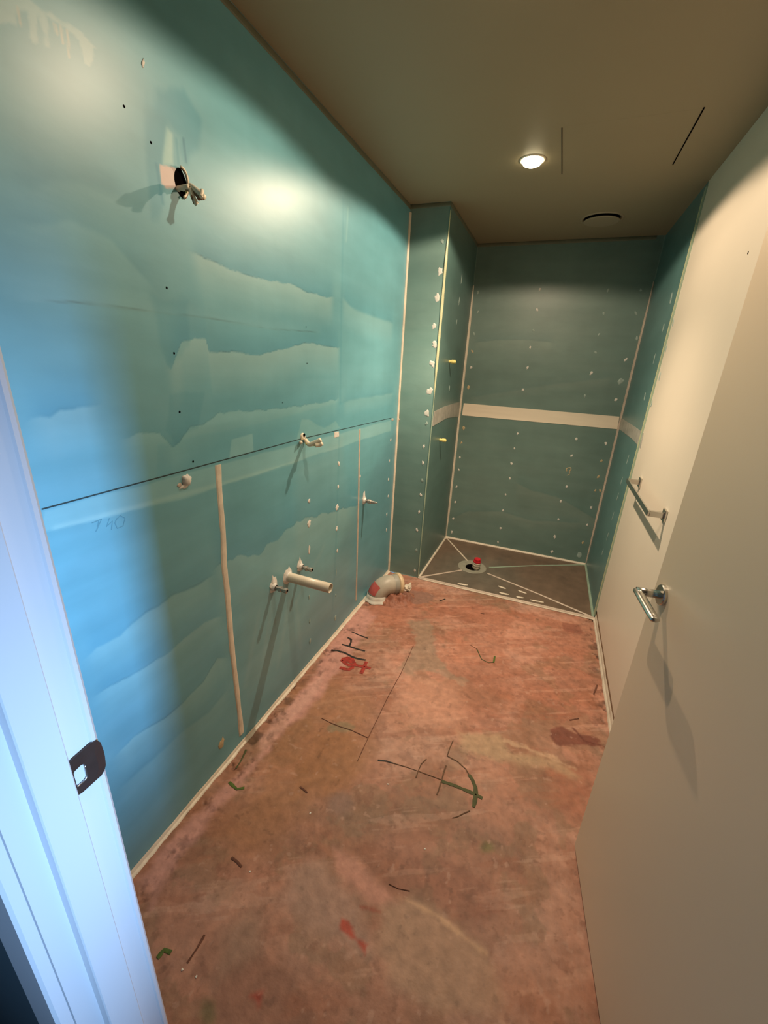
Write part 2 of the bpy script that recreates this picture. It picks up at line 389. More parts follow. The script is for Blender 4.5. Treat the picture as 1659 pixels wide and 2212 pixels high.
# darker smears round the wiring hole and streaks below it
DS = (.50,.78,.86)
cv.fill([(330,180),(395,200),(440,260),(430,320),(400,345),(395,290),(370,275),(352,350),(352,440),(330,470),(318,350)], DS, .75, .012, .02, 16, 41, mul=True, sy=.4)
cv.fill([(360,275),(372,290),(375,356),(352,356),(352,330)], (2.4,1.5,1.25), .8, .006, .006, 20, 42, mul=True, sy=.4)
cv.fill([(381,300),(386,355)], DS, .9, .004, .0, closed=False, wid=.003, mul=True)
cv.fill([(396,300),(402,349)], (.35,.6,.7), .9, .003, .0, closed=False, wid=.003, mul=True)
cv.fill([(338,356),(352,440)], DS, .9, .004, .003, closed=False, wid=.004, mul=True)
cv.fill([(330,640),(405,650),(400,740),(385,775),(360,795),(345,740)], (.72,.88,.93), .8, .01, .02, 18, 43, mul=True, sy=.5)
cv.fill([(365,850),(440,850),(425,920),(380,962),(360,930)], (.75,.89,.93), .8, .006, .012, 20, 44, mul=True, sy=.5)
cv.fill([(340,960),(560,915),(730,870),(850,850),(850,903),(650,953),(400,1018),(340,1035)], (.84,.95,.98), .8, .006, .006, 14, 45, mul=True)
cv.fill([(500,950),(545,937),(548,975),(495,990)], (1.9,1.35,1.2), .75, .002, .003, 20, 46, mul=True)
cv.fill([(92,1104),(845,908),(845,930),(600,1010),(400,1075),(92,1150)], (1.65,1.28,1.17), .8, .003, .006, 8, 47, mul=True)
cv.fill([(120,1140),(420,1062),(640,998)], (1.5,1.22,1.12), .6, .006, .003, 8, 48, closed=False, wid=.006, mul=True)
cv.fill([(652,905),(665,905),(700,925),(725,910),(735,925),(680,945),(640,952)], (1.7,1.25,1.1), .6, .003, .006, 24, 49, mul=True)
# vertical joint and brushed band at y about 1.8
cv.fill([(742,430),(737,700),(735,870)], (.62,.84,.9), .7, .012, .006, 10, 51, closed=False, wid=.004, mul=True, sy=.4)
cv.fill([(733,930),(727,1150),(718,1320)], (.70,.86,.9), .7, .012, .006, 10, 52, closed=False, wid=.006, mul=True, sy=.4)
cv.fill([(752,450),(748,520)], (1.5,1.2,1.1), .7, .006, .004, 10, 53, closed=False, wid=.006, mul=True)
# dried drips at the top left and around the basin pipes
PLD = (.30,.36,.32)
cv.fill([(-60,-20),(-20,50),(35,56),(40,20),(60,20),(72,85),(78,85),(82,30),(98,100),(110,104),(105,40),(150,70),(172,85),(185,140),(196,148),(200,100),(206,105),(150,50),(60,0),(-10,-40)], (2.2,1.35,1.2), .75, .003, .008, 30, 55, mul=True)
for (u0, v0, u1, v1) in ((118,52,122,70), (132,60,136,92), (146,68,149,122), (40,20,46,54)):
    cv.fill([(u0, v0), (u1, v1)], (.42,.50,.46), .8, .002, .002, 30, 56, closed=False, wid=.002)
for i, (u0, v0, u1, v1) in enumerate(((590,1290,570,1420), (625,1300,600,1440), (640,1300,650,1400), (700,1180,640,1300), (560,1320,530,1480))):
    cv.fill([(u0, v0), (u1, v1)], (1.35,1.1,1.05), .5, .015, .006, 12, 60+i, closed=False, wid=.012, mul=True)
# bare plasterboard beside the wiring hole
cv.fill([(345,356),(374,361),(388,372),(384,400),(379,407),(360,407),(348,395)], (.62,.50,.47), .95, .002, .001, 30, 54)
wall_left = cv.build('wall_left', lambda a, b, h: (a*0, a, b), (-1, 0, 0), M['memb_left'], .10)
struct(wall_left)
# ---- nib (front face y=YN, x 0..NW ; side face x=NW)
def bigbox(name, m, x0, x1, y0, y1, z0, z1, parent=None):
    bm = bmesh.new(); box(bm, x0, x1, y0, y1, z0, z1); return struct(obj(name, bm, m, parent))
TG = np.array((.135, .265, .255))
cv = Canvas(0, NW-.001, 0, H, .008, TG); cv.proj = lambda u, v: (PY(u, v, YN).x, PY(u, v, YN).z)
brushy(cv, 21, .14)
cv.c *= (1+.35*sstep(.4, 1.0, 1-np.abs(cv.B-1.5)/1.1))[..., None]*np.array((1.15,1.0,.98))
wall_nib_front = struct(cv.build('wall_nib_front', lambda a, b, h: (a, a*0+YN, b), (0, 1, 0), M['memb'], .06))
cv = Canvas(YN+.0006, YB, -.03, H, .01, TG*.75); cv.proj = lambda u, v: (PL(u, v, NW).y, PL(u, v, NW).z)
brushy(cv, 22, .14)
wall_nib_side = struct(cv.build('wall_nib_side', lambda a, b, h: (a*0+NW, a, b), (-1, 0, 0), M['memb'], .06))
# ---- back wall
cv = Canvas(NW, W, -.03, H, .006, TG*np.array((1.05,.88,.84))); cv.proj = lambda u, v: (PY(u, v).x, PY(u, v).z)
brushy(cv, 23, .12)
cv.edge([(1020,742),(1070,735),(1135,735),(1200,740)], (1.2,1.12,1.1), (.85,.93,.96), .10, .004, .006, 12, 71, .9)
cv.edge([(1010,860),(1100,845),(1200,830),(1330,815)], (1.15,1.06,1.05), (.92,.96,.98), .08, .012, .006, 12, 72, .97)
cv.edge([(1110,1040),(1150,1060),(1200,1072),(1250,1100),(1300,1130)], (1.2,1.08,1.06), (.88,.97,.99), .15, .006, .008, 10, 73, .92)
cv.edge([(975,1120),(1010,1105),(1080,1105),(1150,1125),(1260,1130)], (1.16,1.05,1.03), (.9,.97,.99), .10, .008, .008, 10, 74, .92)
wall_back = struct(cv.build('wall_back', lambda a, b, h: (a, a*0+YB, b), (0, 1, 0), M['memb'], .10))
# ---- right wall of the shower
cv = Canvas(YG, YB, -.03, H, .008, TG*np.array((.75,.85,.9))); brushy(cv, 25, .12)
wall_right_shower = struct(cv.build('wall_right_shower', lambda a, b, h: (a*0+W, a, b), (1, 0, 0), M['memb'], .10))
# ---- cream right wall, its foot stops above the floor
bm = bmesh.new(); box(bm, W, W+.10, YF, YG, .075, H); box(bm, W+.012, W+.10, YF, YG, -.02, .075)
wall_right = struct(obj('wall_right', bm, M['cream']))
bm = bmesh.new(); box(bm, W+.006, W+.0125, YF, YG-.004, 0, .0748); struct(obj('wall_foot_gap_right', bm, M['gapbrown']), 'recessed foot of the cream wall, its gap shadow coloured brown')  # dark brown colour stands in for the shadow in the recessed gap
# ---- front wall with the doorway
bigbox('wall_front', M['hall'], -.9, JL-.03, YH, YF-.002, 0, H)
bigbox('wall_front_right', M['hall'], JR+.03, 3.0, YH, YF-.002, 0, H)
bigbox('wall_front_top', M['hall'], JL-.03, JR+.03, YH, YF-.002, HEAD+.03, H)
# ---- ceiling and floors
bigbox('ceiling', M['ceiling'], -1.0, 3.1, -1.3, YB+.1, H, H+.12)
for nm, x, y0, y1 in (('a', 0, 0, 0),): pass
FR = np.array((.375,.185,.128))
cv = Canvas(0, W, YF-.13, YG, .0035, FR); cv.proj = lambda u, v: (PF(u, v).x, PF(u, v).y)
n1 = fbm(cv.A, cv.B, 3, 5, 101); n2 = fbm(cv.A, cv.B, 14, 4, 102); n3 = fbm(cv.A*.7, cv.B*2.2, 5, 4, 103); n4 = fbm(cv.A, cv.B, 60, 3, 104)
cv.c *= (1+.26*n1+.16*n2+.14*n3+.08*n4)[..., None]
def stain(lo, hi, f, col, al):
    m = (sstep(lo, hi, f)*al)[..., None]; cv.c = cv.c*(1-m)+np.array(col)*m
ca, sa = math.cos(.5), math.sin(.5); U = cv.A*ca+cv.B*sa; V = -cv.A*sa+cv.B*ca
stain(.12, .42, fbm(cv.A, cv.B, 2.6, 5, 201), (.26,.12,.07), .62)
stain(.18, .34, fbm(cv.A+.3, cv.B, 4.5, 6, 202), (.52,.30,.23), .45)
stain(.20, .32, fbm(cv.A, cv.B+.7, 7, 6, 203), (.25,.155,.10), .5)
stain(.22, .40, fbm(U*.5, V*3.2, 6, 6, 204), (.29,.115,.07), .40)
stain(.25, .38, fbm(U*.4, V*4.0, 9, 5, 205), (.55,.34,.26), .32)
stain(.40, .52, fbm(cv.A, cv.B, 26, 4, 206)+.25*fbm(cv.A, cv.B, 3, 3, 207), (.20,.085,.055), .38)
stain(.42, .55, fbm(cv.A, cv.B, 60, 3, 208)+.3*fbm(cv.A, cv.B, 4, 3, 209), (.21,.10,.065), .35)
cv.c[..., 1] *= (1+.12*n3-.06*n2); cv.c[..., 2] *= (1+.20*n3-.10*n2)
OCH = (.36,.175,.085); PNK = (.56,.29,.23); GRY = (.30,.225,.165); DRK = (.19,.062,.042); RED = (.42,.145,.085); SAND = (.55,.36,.24); TAN = (.42,.235,.155)
cv.fill([(780,1290),(1000,1300),(1240,1330),(1290,1450),(1305,1560),(1270,1700),(1000,1600),(870,1540),(840,1400)], (1.12,1.0,.98), .8, .06, .06, 5, 110, mul=True)
cv.fill([(640,1480),(800,1500),(790,1620),(760,1700),(560,1830),(480,1800),(560,1620)], OCH, .42, .07, .10, 6, 111)
cv.fill([(680,1560),(790,1600),(740,1690),(640,1720),(640,1650)], (.30,.135,.055), .45, .04, .07, 9, 112)
cv.fill([(300,1900),(420,1760),(560,1640),(700,1420),(770,1310),(820,1320),(740,1440),(640,1560),(560,1640),(480,1740),(380,1850),(330,1960)], (.52,.27,.23), .75, .02, .03, 12, 113)
cv.fill([(880,1345),(930,1340),(940,1400),(960,1440),(925,1450),(880,1455),(870,1440),(900,1390)], GRY, .52, .016, .045, 20, 114)
cv.fill([(950,1440),(1010,1470),(1000,1480),(955,1460)], GRY, .45, .012, .03, 22, 115)
cv.fill([(870,1450),(1000,1470),(1020,1560),(960,1580),(860,1540)], (.60,.32,.23), .42, .06, .08, 7, 116)
cv.fill([(990,1580),(1080,1590),(1100,1620),(1200,1640),(1250,1680),(1120,1650),(1000,1620)], (.44,.30,.19), .6, .02, .03, 14, 117)
cv.fill([(1090,1600),(1160,1625),(1240,1660)], SAND, .6, .010, .02, 30, 118, closed=False, wid=.01)
cv.fill([(640,1760),(900,1720),(1120,1780),(1180,1880),(1040,1850),(840,1800)], (.80,.84,.86), .7, .05, .05, 6, 119, mul=True)
cv.fill([(760,1830),(830,1810),(930,1850),(1050,1900),(1100,1960),(1030,1990),(940,1940),(850,1920),(790,1870)], (.80,.70,.68), .8, .02, .03, 7, 120, mul=True)
cv.fill([(720,1830),(790,1880),(850,1930),(870,1960),(800,1950),(730,1890)], (.54,.26,.20), .6, .02, .02, 10, 121)
cv.fill([(620,1880),(700,1860),(770,1960),(800,2060),(660,2020),(600,1960)], (.38,.235,.185), .6, .03, .04, 8, 122)
cv.fill([(830,1960),(890,1950),(960,1980),(1050,2060),(1080,2160),(960,2200),(850,2150),(830,2060)], (.40,.245,.17), .65, .02, .04, 8, 123)
cv.fill([(880,1945),(940,1975),(1010,2030),(1050,2060)], (.58,.36,.23), .6, .008, .01, 30, 124, closed=False, wid=.004)
cv.fill([(480,2040),(540,2040),(640,2110),(600,2200),(460,2230),(450,2120)], (.30,.145,.10), .7, .02, .03, 12, 125)
cv.fill([(480,2000),(545,1960),(560,2060),(470,2120)], (.33,.20,.145), .6, .03, .03, 9, 126)
cv.fill([(540,2150),(570,2140),(560,2170)], (.40,.04,.02), .7, .012, .01, 20, 127)
cv.fill([(735,1980),(752,1990),(770,2020),(795,2040),(790,2060),(760,2030),(735,2005)], (.40,.055,.03), .75, .006, .010, 30, 128)
cv.fill([(780,1958),(820,1970)], (.30,.07,.04), .6, .006, .008, 30, 129, closed=False, wid=.004)
cv.fill([(1190,1575),(1215,1568),(1240,1585),(1280,1590),(1300,1600),(1280,1612),(1235,1608),(1205,1610),(1188,1590)], DRK, .8, .008, .014, 26, 130)
cv.fill([(1240,1575),(1262,1600),(1296,1610)], (.13,.035,.025), .8, .006, .010, 30, 131, closed=False, wid=.006)
cv.fill([(1215,1345),(1250,1350),(1262,1370),(1240,1368),(1218,1362)], (.26,.10,.07), .6, .008, .01, 20, 132)
cv.fill([(790,1285),(840,1300),(870,1270),(920,1270),(900,1300),(880,1330),(800,1330)], (.36,.15,.10), .6, .02, .02, 16, 133)
cv.fill([(1180,1660),(1270,1680),(1255,1760),(1200,1740)], RED, .35, .05, .04, 8, 134)
cv.fill([(560,1590),(640,1510),(700,1450),(690,1490),(600,1590),(560,1640)], (.62,.36,.31), .5, .015, .02, 18, 135)
cv.ell(735,1735,26,20,(.26,.16,.13),.6,.02,.02,12,136)
cv.ell(1055,1695,20,16,(.30,.19,.14),.4,.02,.02,12,137)
cv.ell(1052,1830,14,12,(.16,.15,.05),.6,.015,.01,14,138)
cv.ell(740,1570,28,10,(.27,.20,.12),.6,.008,.015,20,139)
cv.ell(715,1575,10,9,(.24,.18,.11),.6,.006,.008,20,140)
cv.ell(1230,2060,26,10,(.24,.12,.08),.5,.02,.02,12,141)
cv.ell(450,2190,14,26,(.16,.13,.06),.6,.015,.015,14,142)
cv.ell(1200,2150,130,60,(1.05,.86,.72),.7,.10,.05,5,143,mul=True)
cv.ell(900,1290,40,14,(.26,.15,.12),.6,.010,.02,22,144)
# rough broken margins and pits
rm = sstep(.20, .0, cv.A+.05*fbm(cv.A, cv.B, 6, 4, 150)); pit = sstep(.10, .45, fbm(cv.A, cv.B, 24, 5, 151))*rm
cv.c *= (1-.55*pit)[..., None]; cv.h -= .006*pit; cv.h += .004*rm*fbm(cv.A, cv.B, 18, 4, 152)
rm = sstep(.10, .0, (W-cv.A)+.04*fbm(cv.A, cv.B, 7, 4, 153)); pit = sstep(.0, .35, fbm(cv.A, cv.B, 24, 5, 154))*rm
cv.c *= (1-.55*pit)[..., None]; cv.h -= .005*pit
sp = sstep(.52, .66, fbm(cv.A, cv.B, 34, 3, 155)); cv.c *= (1-.22*sp)[..., None]
sp = sstep(.60, .70, fbm(cv.A, cv.B, 46, 2, 156)); cv.c = cv.c*(1-.35*sp[..., None])+np.array((.52,.32,.25))*.35*sp[..., None]
# broken screed heaped against the pan collar
d = np.hypot((cv.A-.185)/.13, (cv.B-2.36)/.12); md = np.clip(1-d, 0, 1)**.7*(.75+.5*fbm(cv.A, cv.B, 30, 4, 160)); cv.h += .095*np.clip(md, 0, 1)
mk = sstep(.05, .4, md)*np.clip(.6+.8*fbm(cv.A, cv.B, 34, 4, 161), 0, 1); cv.c = cv.c*(1-mk[..., None]*.8)+np.array((.20,.07,.045))*mk[..., None]*.8
floor = struct(cv.build('floor', lambda a, b, h: (a, b, h*1.0), (0, 0, -1), M['floor'], .08))
bigbox('floor_hall', M['hallfloor'], -1.0, 3.1, -1.3, YF-.13, -.1, -.002)
# ---- shower base: four falls to the waste, canvas over the recess
DX, DY = .602, 3.105
cv = Canvas(NW, W, YG, YB, .008, (.150,.104,.074)); cv.proj = lambda u, v: (PF(u, v).x, PF(u, v).y)
dd = np.hypot((cv.A-DX)*.9, cv.B-DY); cv.h = -.014*np.clip(1-dd/.5, 0, 1)
f1 = fbm(cv.A*2, cv.B, 5, 4, 170)
gm = sstep(.42, .08, dd+.08*f1)
cv.c = cv.c*(1-.55*gm[..., None])+np.array((.14,.145,.12))*.55*gm[..., None]
lx = sstep(.55, .05, cv.B-YG)*sstep(1.2, .7, cv.A); cv.c = cv.c*(1-.45*lx[..., None])+np.array((.13,.13,.11))*.45*lx[..., None]
cv.c *= (1+.2*f1+.12*fbm(cv.A*3, cv.B, 9, 4, 171))[..., None]
hole = dd < .05
shower_base = cv.build('floor_shower', lambda a, b, h: (a, b, h), (0, 0, -1), M['basebrown'], .06)
struct(shower_base, 'brown grey waterproofed shower floor falling to an open waste')
# ---- hall shell, seen only through the doorway from behind the camera
bigbox('wall_hall_left', M['hallgrey'], -1.0, -.9, -1.3, YH, 0, H)
bigbox('wall_hall_back', M['hallgrey'], -1.0, 3.1, -1.4, -1.3, 0, H)
bm = bmesh.new()
box(bm, 3.0, 3.1, -1.3, -.78, 0, H); box(bm, 3.0, 3.1, -.26, YH, 0, H); box(bm, 3.0, 3.1, -.78, -.26, 0, .70); box(bm, 3.0, 3.1, -.78, -.26, 1.6, H)
struct(obj('wall_hall_right', bm, M['hallgrey']))
bm = bmesh.new(); box(bm, 3.03, 3.07, -.78, -.75, .70, 1.6); box(bm, 3.03, 3.07, -.29, -.26, .70, 1.6); box(bm, 3.03, 3.07, -.75, -.29, .70, .73); box(bm, 3.03, 3.07, -.75, -.29, 1.57, 1.6)
struct(obj('window_1', bm, M['steel']))
# ================================================================== DOOR FRAME
# jamb section on the lock side, extruded over the door height (outline in plan, metres)
SEC = [(JL-.045, YF), (JL-.004, YF), (JL, YF-.004), (JL+.001, YF-.009), (JL-.001, YF-.011), (JL-.001, .2045), (JL+.011, .2045), (JL+.0125, .203), (JL+.0125, .1655), (JL+.011, .164), (JL+.000, .1625),
       (JL+.000, .1352), (JL-.004, .1346), (JL-.004, .1338), (JL+.0005, .1332), (JL+.0005, .1215), (JL-.003, .118), (JL-.06, .118), (JL-.06, YH+.002), (JL-.045, YH+.002)]
def extrude(sec, z0, z1, flip=None):
    bm = bmesh.new(); p = [((flip-x) if flip else x, y) for x, y in sec]
    lo = [bm.verts.new((x, y, z0)) for x, y in p]; hi = [bm.verts.new((x, y, z1)) for x, y in p]; n = len(p)
    for k in range(n): bm.faces.new((lo[k], lo[(k+1)%n], hi[(k+1)%n], hi[k]))
    bm.faces.new(lo); bm.faces.new(hi); return bm
door_frame = obj('trim_1', extrude(SEC, 0, HEAD), M['jamb'], loc=(JL, YF, 0)); struct(door_frame, 'white door jamb with the dark strike plate')
struct(obj('trim_2', extrude(SEC, 0, HEAD, flip=JL+JR), M['jamb']), 'white door jamb on the hinge side')
bm = bmesh.new(); box(bm, JL-.045, JR+.045, .1625, YF, HEAD, HEAD+.04); box(bm, JL-.06, JR+.06, .118, .165, HEAD, HEAD+.06)
struct(obj('trim_3', bm, M['jamb']), 'white door frame head')
# strike plate with a curled lip round the jamb edge
def strike():
    zc = 1.027; xf = JL+.0012
    # outline in (y,z) on the rebate face: straight at the stop, rounded lip at the room edge
    out = [(.2055, zc-.0245), (.2055, zc+.0245), (.2085, zc+.0275), (.2125, zc+.029), (.236, zc+.031), (.2425, zc+.0285), (.2468, zc+.020), (.2482, zc+.004), (.2482, zc-.006), (.2465, zc-.020), (.243, zc-.0255), (.238, zc-.0285), (.2125, zc-.0290), (.2085, zc-.0275)]
    inn = [(.2095, zc-.013), (.2095, zc+.006), (.2098, zc+.0085), (.211, zc+.010), (.219, zc+.0115), (.2222, zc+.010), (.2235, zc+.006), (.2237, zc+.002), (.2235, zc-.006), (.2232, zc-.012), (.221, zc-.0155), (.217, zc-.0165), (.212, zc-.0165), (.2098, zc-.0155)]
    bm = bmesh.new(); n = len(out)
    def xo(y): return xf+.0012-max(0, (y-.238))**2*18
    def ring(ps, dx): return [bm.verts.new((xo(y)+dx, y, z)) for y, z in ps]
    mid = [tuple(np.array(a)*.55+np.array(b)*.45) for a, b in zip(out, inn)]
    oo = ring(out, -.0022); o1 = ring(out, 0); m1 = ring(mid, .0003); i1 = ring(inn, -.0002); i2 = ring([tuple(np.array(a)*.90+np.array((.2165, zc-.002))*.10) for a in inn], -.004)
    for A, B in ((oo, o1), (o1, m1), (m1, i1), (i1, i2)):
        for k in range(n): bm.faces.new((A[k], A[(k+1)%n], B[(k+1)%n], B[k]))
    sp = obj('strike_plate', bm, M['bronze'], door_frame, smooth=False); sp['label'] = 'dark bronze strike plate'
    bm = bmesh.new(); pts = [Vector((xf-.0006, y, z)) for y, z in [inn[k] for k in (13, 12, 11, 10, 9, 8, 7, 6)]]
    tube(bm, pts, .0012, 8); l = obj('latch_pocket_rim', bm, M['nickel'], sp, smooth=True); l['label'] = 'bright rim of the latch opening'
    # pale timber seen through the latch opening
    bm = bmesh.new(); box(bm, JL-.004, JL-.0008, .209, .2225, zc-.016, zc+.011); q = obj('latch_pocket', bm, M['jamb'], sp); q['label'] = 'white wood seen through the latch opening'
strike()
# ================================================================== DOOR LEAF
E0 = Vector((1.2905, 1.143, 0)); Hd = Vector((1.386, .258, 0)); du = (Hd-E0).normalized(); dn = Vector((du.y, -du.x, 0))   # dn points to -X side (towards room)
if dn.x > 0: dn = -dn
door = None
bm = bmesh.new()
t = bmesh.new(); bmesh.ops.create_cube(t, size=1); Ld = (Hd-E0).length
bmesh.ops.scale(t, vec=(Ld, .038, 2.035), verts=t.verts); bmesh.ops.bevel(t, geom=t.edges[:], offset=.0015, segments=2, affect='EDGES')
ang = math.atan2(du.y, du.x); t.transform(Matrix.Rotation(ang, 4, 'Z')); bmesh.ops.translate(t, vec=(E0+Hd)/2-dn*.019+Vector((0,0,.012+2.035/2)), verts=t.verts)
merge(bm, t); door = obj('door_1', bm, M['door'], loc=(Hd.x, Hd.y, .012)); struct(door, 'open cream door leaf with a lever handle')
def dpt(u, v, off=0.0):            # photo point on the door face (offset off into the room)
    n = dn; q = E0+n*off; r = ray(u, v); t_ = ((q-C0).dot(n))/(r.dot(n)); return C0+r*t_
rc = E0+du*.056+Vector((0,0,1.026)); rc = rc
bm = bmesh.new(); lathe(bm, rc, dn, [(.0, .0), (.0, .026), (.006, .0262), (.0085, .0245), (.009, .010), (.009, 0)], 36)
rose = obj('rose', bm, M['nickel'], door, smooth=False); rose.name = 'lever_handle'; rose['label'] = 'satin metal lever handle on a round rose'
bm = bmesh.new(); lathe(bm, rc, dn, [(.008, .0), (.008, .0105), (.060, .0100), (.060, 0)], 24); obj('neck', bm, M['nickel'], rose, smooth=True)
hz = rc+dn*.056
bm = bmesh.new(); pts = [hz+du*s_+Vector((0,0,dz))+dn*q for s_, dz, q in ((-.012,.0,0), (-.006,0,0), (.0,0,0), (.03,-.0005,0), (.07,-.001,0), (.11,-.001,0), (.128,-.001,0), (.133,-.001,0))]
tube(bm, pts, [.004,.0095,.0115,.0115,.0115,.0115,.0105,.005], 20, flat=.62); obj('lever', bm, M['nickel'], rose, smooth=True)
# hinges on the hinge jamb
for zz in (.25, 1.02, 1.82):
    bm = bmesh.new(); lathe(bm, (JR-.0005, YF+.008, zz), (0,0,1), [(0,0), (0,.006), (.09,.006), (.09,0)], 14); obj('hinge', bm, M['nickel'], door, smooth=False)
# ================================================================== BEADS AND STRIPS (fixed to the walls)
TN = [4]
def trim(pts, nrm, wd, ht, m, label, seed=0, **k):
    o = struct(obj('trim_%d' % TN[0], ribbon(pts, nrm, wd, ht, seed, **k), M[m]), label); TN[0] += 1; return o
def corner(p0, p1, n, wd, ht, m, label, seed, **k): return trim([p0, p1], n, wd, ht, m, label, seed, **k)
q = lambda *a: Vector(a)
corner(q(.003,YN-.003,0), q(.003,YN-.003,2.36), (1,-1,0), .020, .006, 'bead', 'cream sealant bead in the corner of left wall and nib', 1, rough=.18)
corner(q(NW,YN,0), q(NW,YN,1.28), (1,-1,0), .009, .003, 'glassy', 'thin bead on the lower nib corner', 2)
corner(q(NW,YN,1.28), q(NW,YN,2.36), (1,-1,0), .015, .0035, 'beadgreen', 'yellow green bead on the upper nib corner', 3, rough=.35, taper=.3)
corner(q(NW+.003,YB-.003,0), q(NW+.003,YB-.003,2.12), (1,-1,0), .032, .007, 'bead', 'cream bead in the left back corner of the shower', 4, rough=.2, taper=.18)
corner(q(W-.003,YB-.003,0), q(W-.003,YB-.003,2.13), (-1,-1,0), .028, .006, 'beadpink', 'cream bead in the right back corner of the shower', 5, rough=.25, taper=.3)
bm = bmesh.new(); box(bm, W-.006, W+.002, YG-.008, YG+.020, .03, 2.38, .002); struct(obj('trim_%d' % TN[0], bm, M['glassy']), 'pale green corner bead ending the shower wall'); TN[0] += 1
bm = bmesh.new(); box(bm, W-.009, W-.005, YG+.003, YG+.010, .03, 2.34, .001); struct(obj('trim_%d' % TN[0], bm, M['beadgreen']), 'yellowish ridge on the shower wall end bead'); TN[0] += 1
trim([PL(u, v) for u, v in ((471,1004),(474,1060),(482,1150),(484,1220),(492,1290),(500,1390),(508,1460),(514,1510),(522,1585))], (1,0,0), .026, .003, 'bead', 'wide cream plaster strip down the left wall', 6, rough=.22, step=.025)
trim([PL(u, v) for u, v in ((777,927),(774,1100),(769,1296))], (1,0,0), .019, .003, 'beadpink', 'narrow cream strip down the left wall near the nib', 7, rough=.15)
# floor line of the left wall: a cove of sealant with torn edges
def cove(y0, y1, x, sx, wf, wh, m, seed, label, step=.012):
    rnd = random.Random(seed); bm = bmesh.new(); rows = []; y = y0; a = b = 0
    while y <= y1+1e-6:
        a = a*.8+rnd.uniform(-1,1)*.35; b = b*.8+rnd.uniform(-1,1)*.35
        ww = wf*(1+.22*a); hh = wh*(1+.2*b)
        rows.append([bm.verts.new((x+sx*q0, y, z)) for q0, z in ((.0004, hh), (.003, hh*.8), (ww*.4, hh*.38), (ww*.8, hh*.2), (ww, .0))]); y += step
    for r0, r1 in zip(rows, rows[1:]):
        for k in range(4): bm.faces.new((r0[k], r0[k+1], r1[k+1], r1[k]))
    o = struct(obj('trim_%d' % TN[0], bm, M[m]), label); TN[0] += 1; return o
cove(YF, YN, 0, 1, .016, .016, 'bead', 11, 'cream sealant cove between left wall and floor')
cove(YF, YG-.004, W+.0058, -1, .012, .040, 'bead', 12, 'cream sealant cove between cream wall and floor')
z0 = .002
corner(q(NW,YG+.004,z0), q(W,YG+.004,z0), (0,0,1), .026, .009, 'beadpink', 'sealant ridge along the front of the shower base', 13, rough=.2, side=0)
corner(q(NW+.02,YG-.012,z0), q(W,YG-.012,z0), (0,0,1), .010, .004, 'bead', 'thin cream line in front of the shower ridge', 14, rough=.2)
corner(q(NW+.004,YB-.006,.004), q(W-.004,YB-.006,.004), (0,-1,1), .024, .006, 'bead', 'cream bead at the foot of the shower back wall', 15, rough=.12)
corner(q(NW+.006,YN,.004), q(NW+.006,YB-.004,.004), (1,0,1), .018, .005, 'bead', 'cream bead at the foot of the nib', 16, rough=.12)
corner(q(W-.006,YG,.004), q(W-.006,YB-.004,.004), (-1,0,1), .018, .005, 'glassy', 'pale bead at the foot of the right shower wall', 17, rough=.12)
def fallz(x, y): return -.014*max(0, 1-math.hypot((x-DX)*.9, y-DY)/.5)
def crease(x0, y0, wd, m, seed, label):
    n = 30; ex = Vector((x0, y0)); s = Vector((DX, DY)); dd_ = (ex-s).normalized(); s = s+dd_*.125
    pts = [Vector((s.x+(ex.x-s.x)*k/n, s.y+(ex.y-s.y)*k/n, 0)) for k in range(n+1)]
    for p in pts: p.z = fallz(p.x, p.y)+.0005
    trim(pts, (0,0,1), wd, .003, m, label, seed, rough=.2)
crease(NW+.01, YB-.01, .014, 'bead', 18, 'sealant crease from waste to left back corner')
crease(NW+.01, YG+.02, .016, 'beadpink', 19, 'sealant crease from waste to left front corner')
crease(W-.01, YB-.01, .014, 'glassy', 20, 'sealant crease from waste to right back corner')
crease(W-.01, YG+.02, .016, 'beadpink', 21, 'sealant crease from waste to right front corner')
# shadow-line strips where walls meet the ceiling
def lip(p0, p1, n, label, seed): trim([p0, p1], n, .022, .003, 'tapeolive', label, seed, rough=.05, step=.06)
zc = H-.012; M['tapeolive'] = mat('olive_edge_tape', (.16,.17,.12,1), rough=.5, var=.15)
lip(q(0,YF,zc), q(0,YN,zc), (1,0,0), 'grey tape where left wall meets ceiling', 30)
lip(q(0,YN,zc), q(NW,YN,zc), (0,-1,0), 'grey tape where nib meets ceiling', 31)
lip(q(NW,YN,zc), q(NW,YB,zc), (1,0,0), 'grey tape where nib side meets ceiling', 32)
lip(q(NW,YB,zc), q(W-.05,YB,zc), (0,-1,0), 'grey tape where shower back wall meets ceiling', 33)
# ================================================================== MARKS THAT BELONG TO THE WALLS (children)
def child(name, bm, m, parent, smooth=False, label=None):
    o = obj(name, bm, M[m], parent, smooth=smooth)
    if label: o['label'] = label
    return o
# panel seam on the left wall and the scribble below it
child('panel_seam', ribbon([PL(90,1100), PL(400,1016), PL(650,948), PL(845,903)], (1,0,0), .0036, .0005, 1, rough=.1, step=.1), 'seam', wall_left, label='thin dark joint between the wallboards')
def c5(l): return [PL(u/2.37, 560+v/2.37) for u, v in l]
for s in ([(470,1350),(520,1330),(490,1395)], [(560,1325),(545,1370),(575,1340),(570,1385)], [(590,1340),(615,1312),(640,1325),(630,1365),(600,1378),(588,1350),(600,1325)], [(505,1340),(495,1390)]):
    child('pencil_scribble', ribbon(c5(s), (1,0,0), .0022, .0004, 3, rough=.4, step=.006), 'pencil', wall_left)
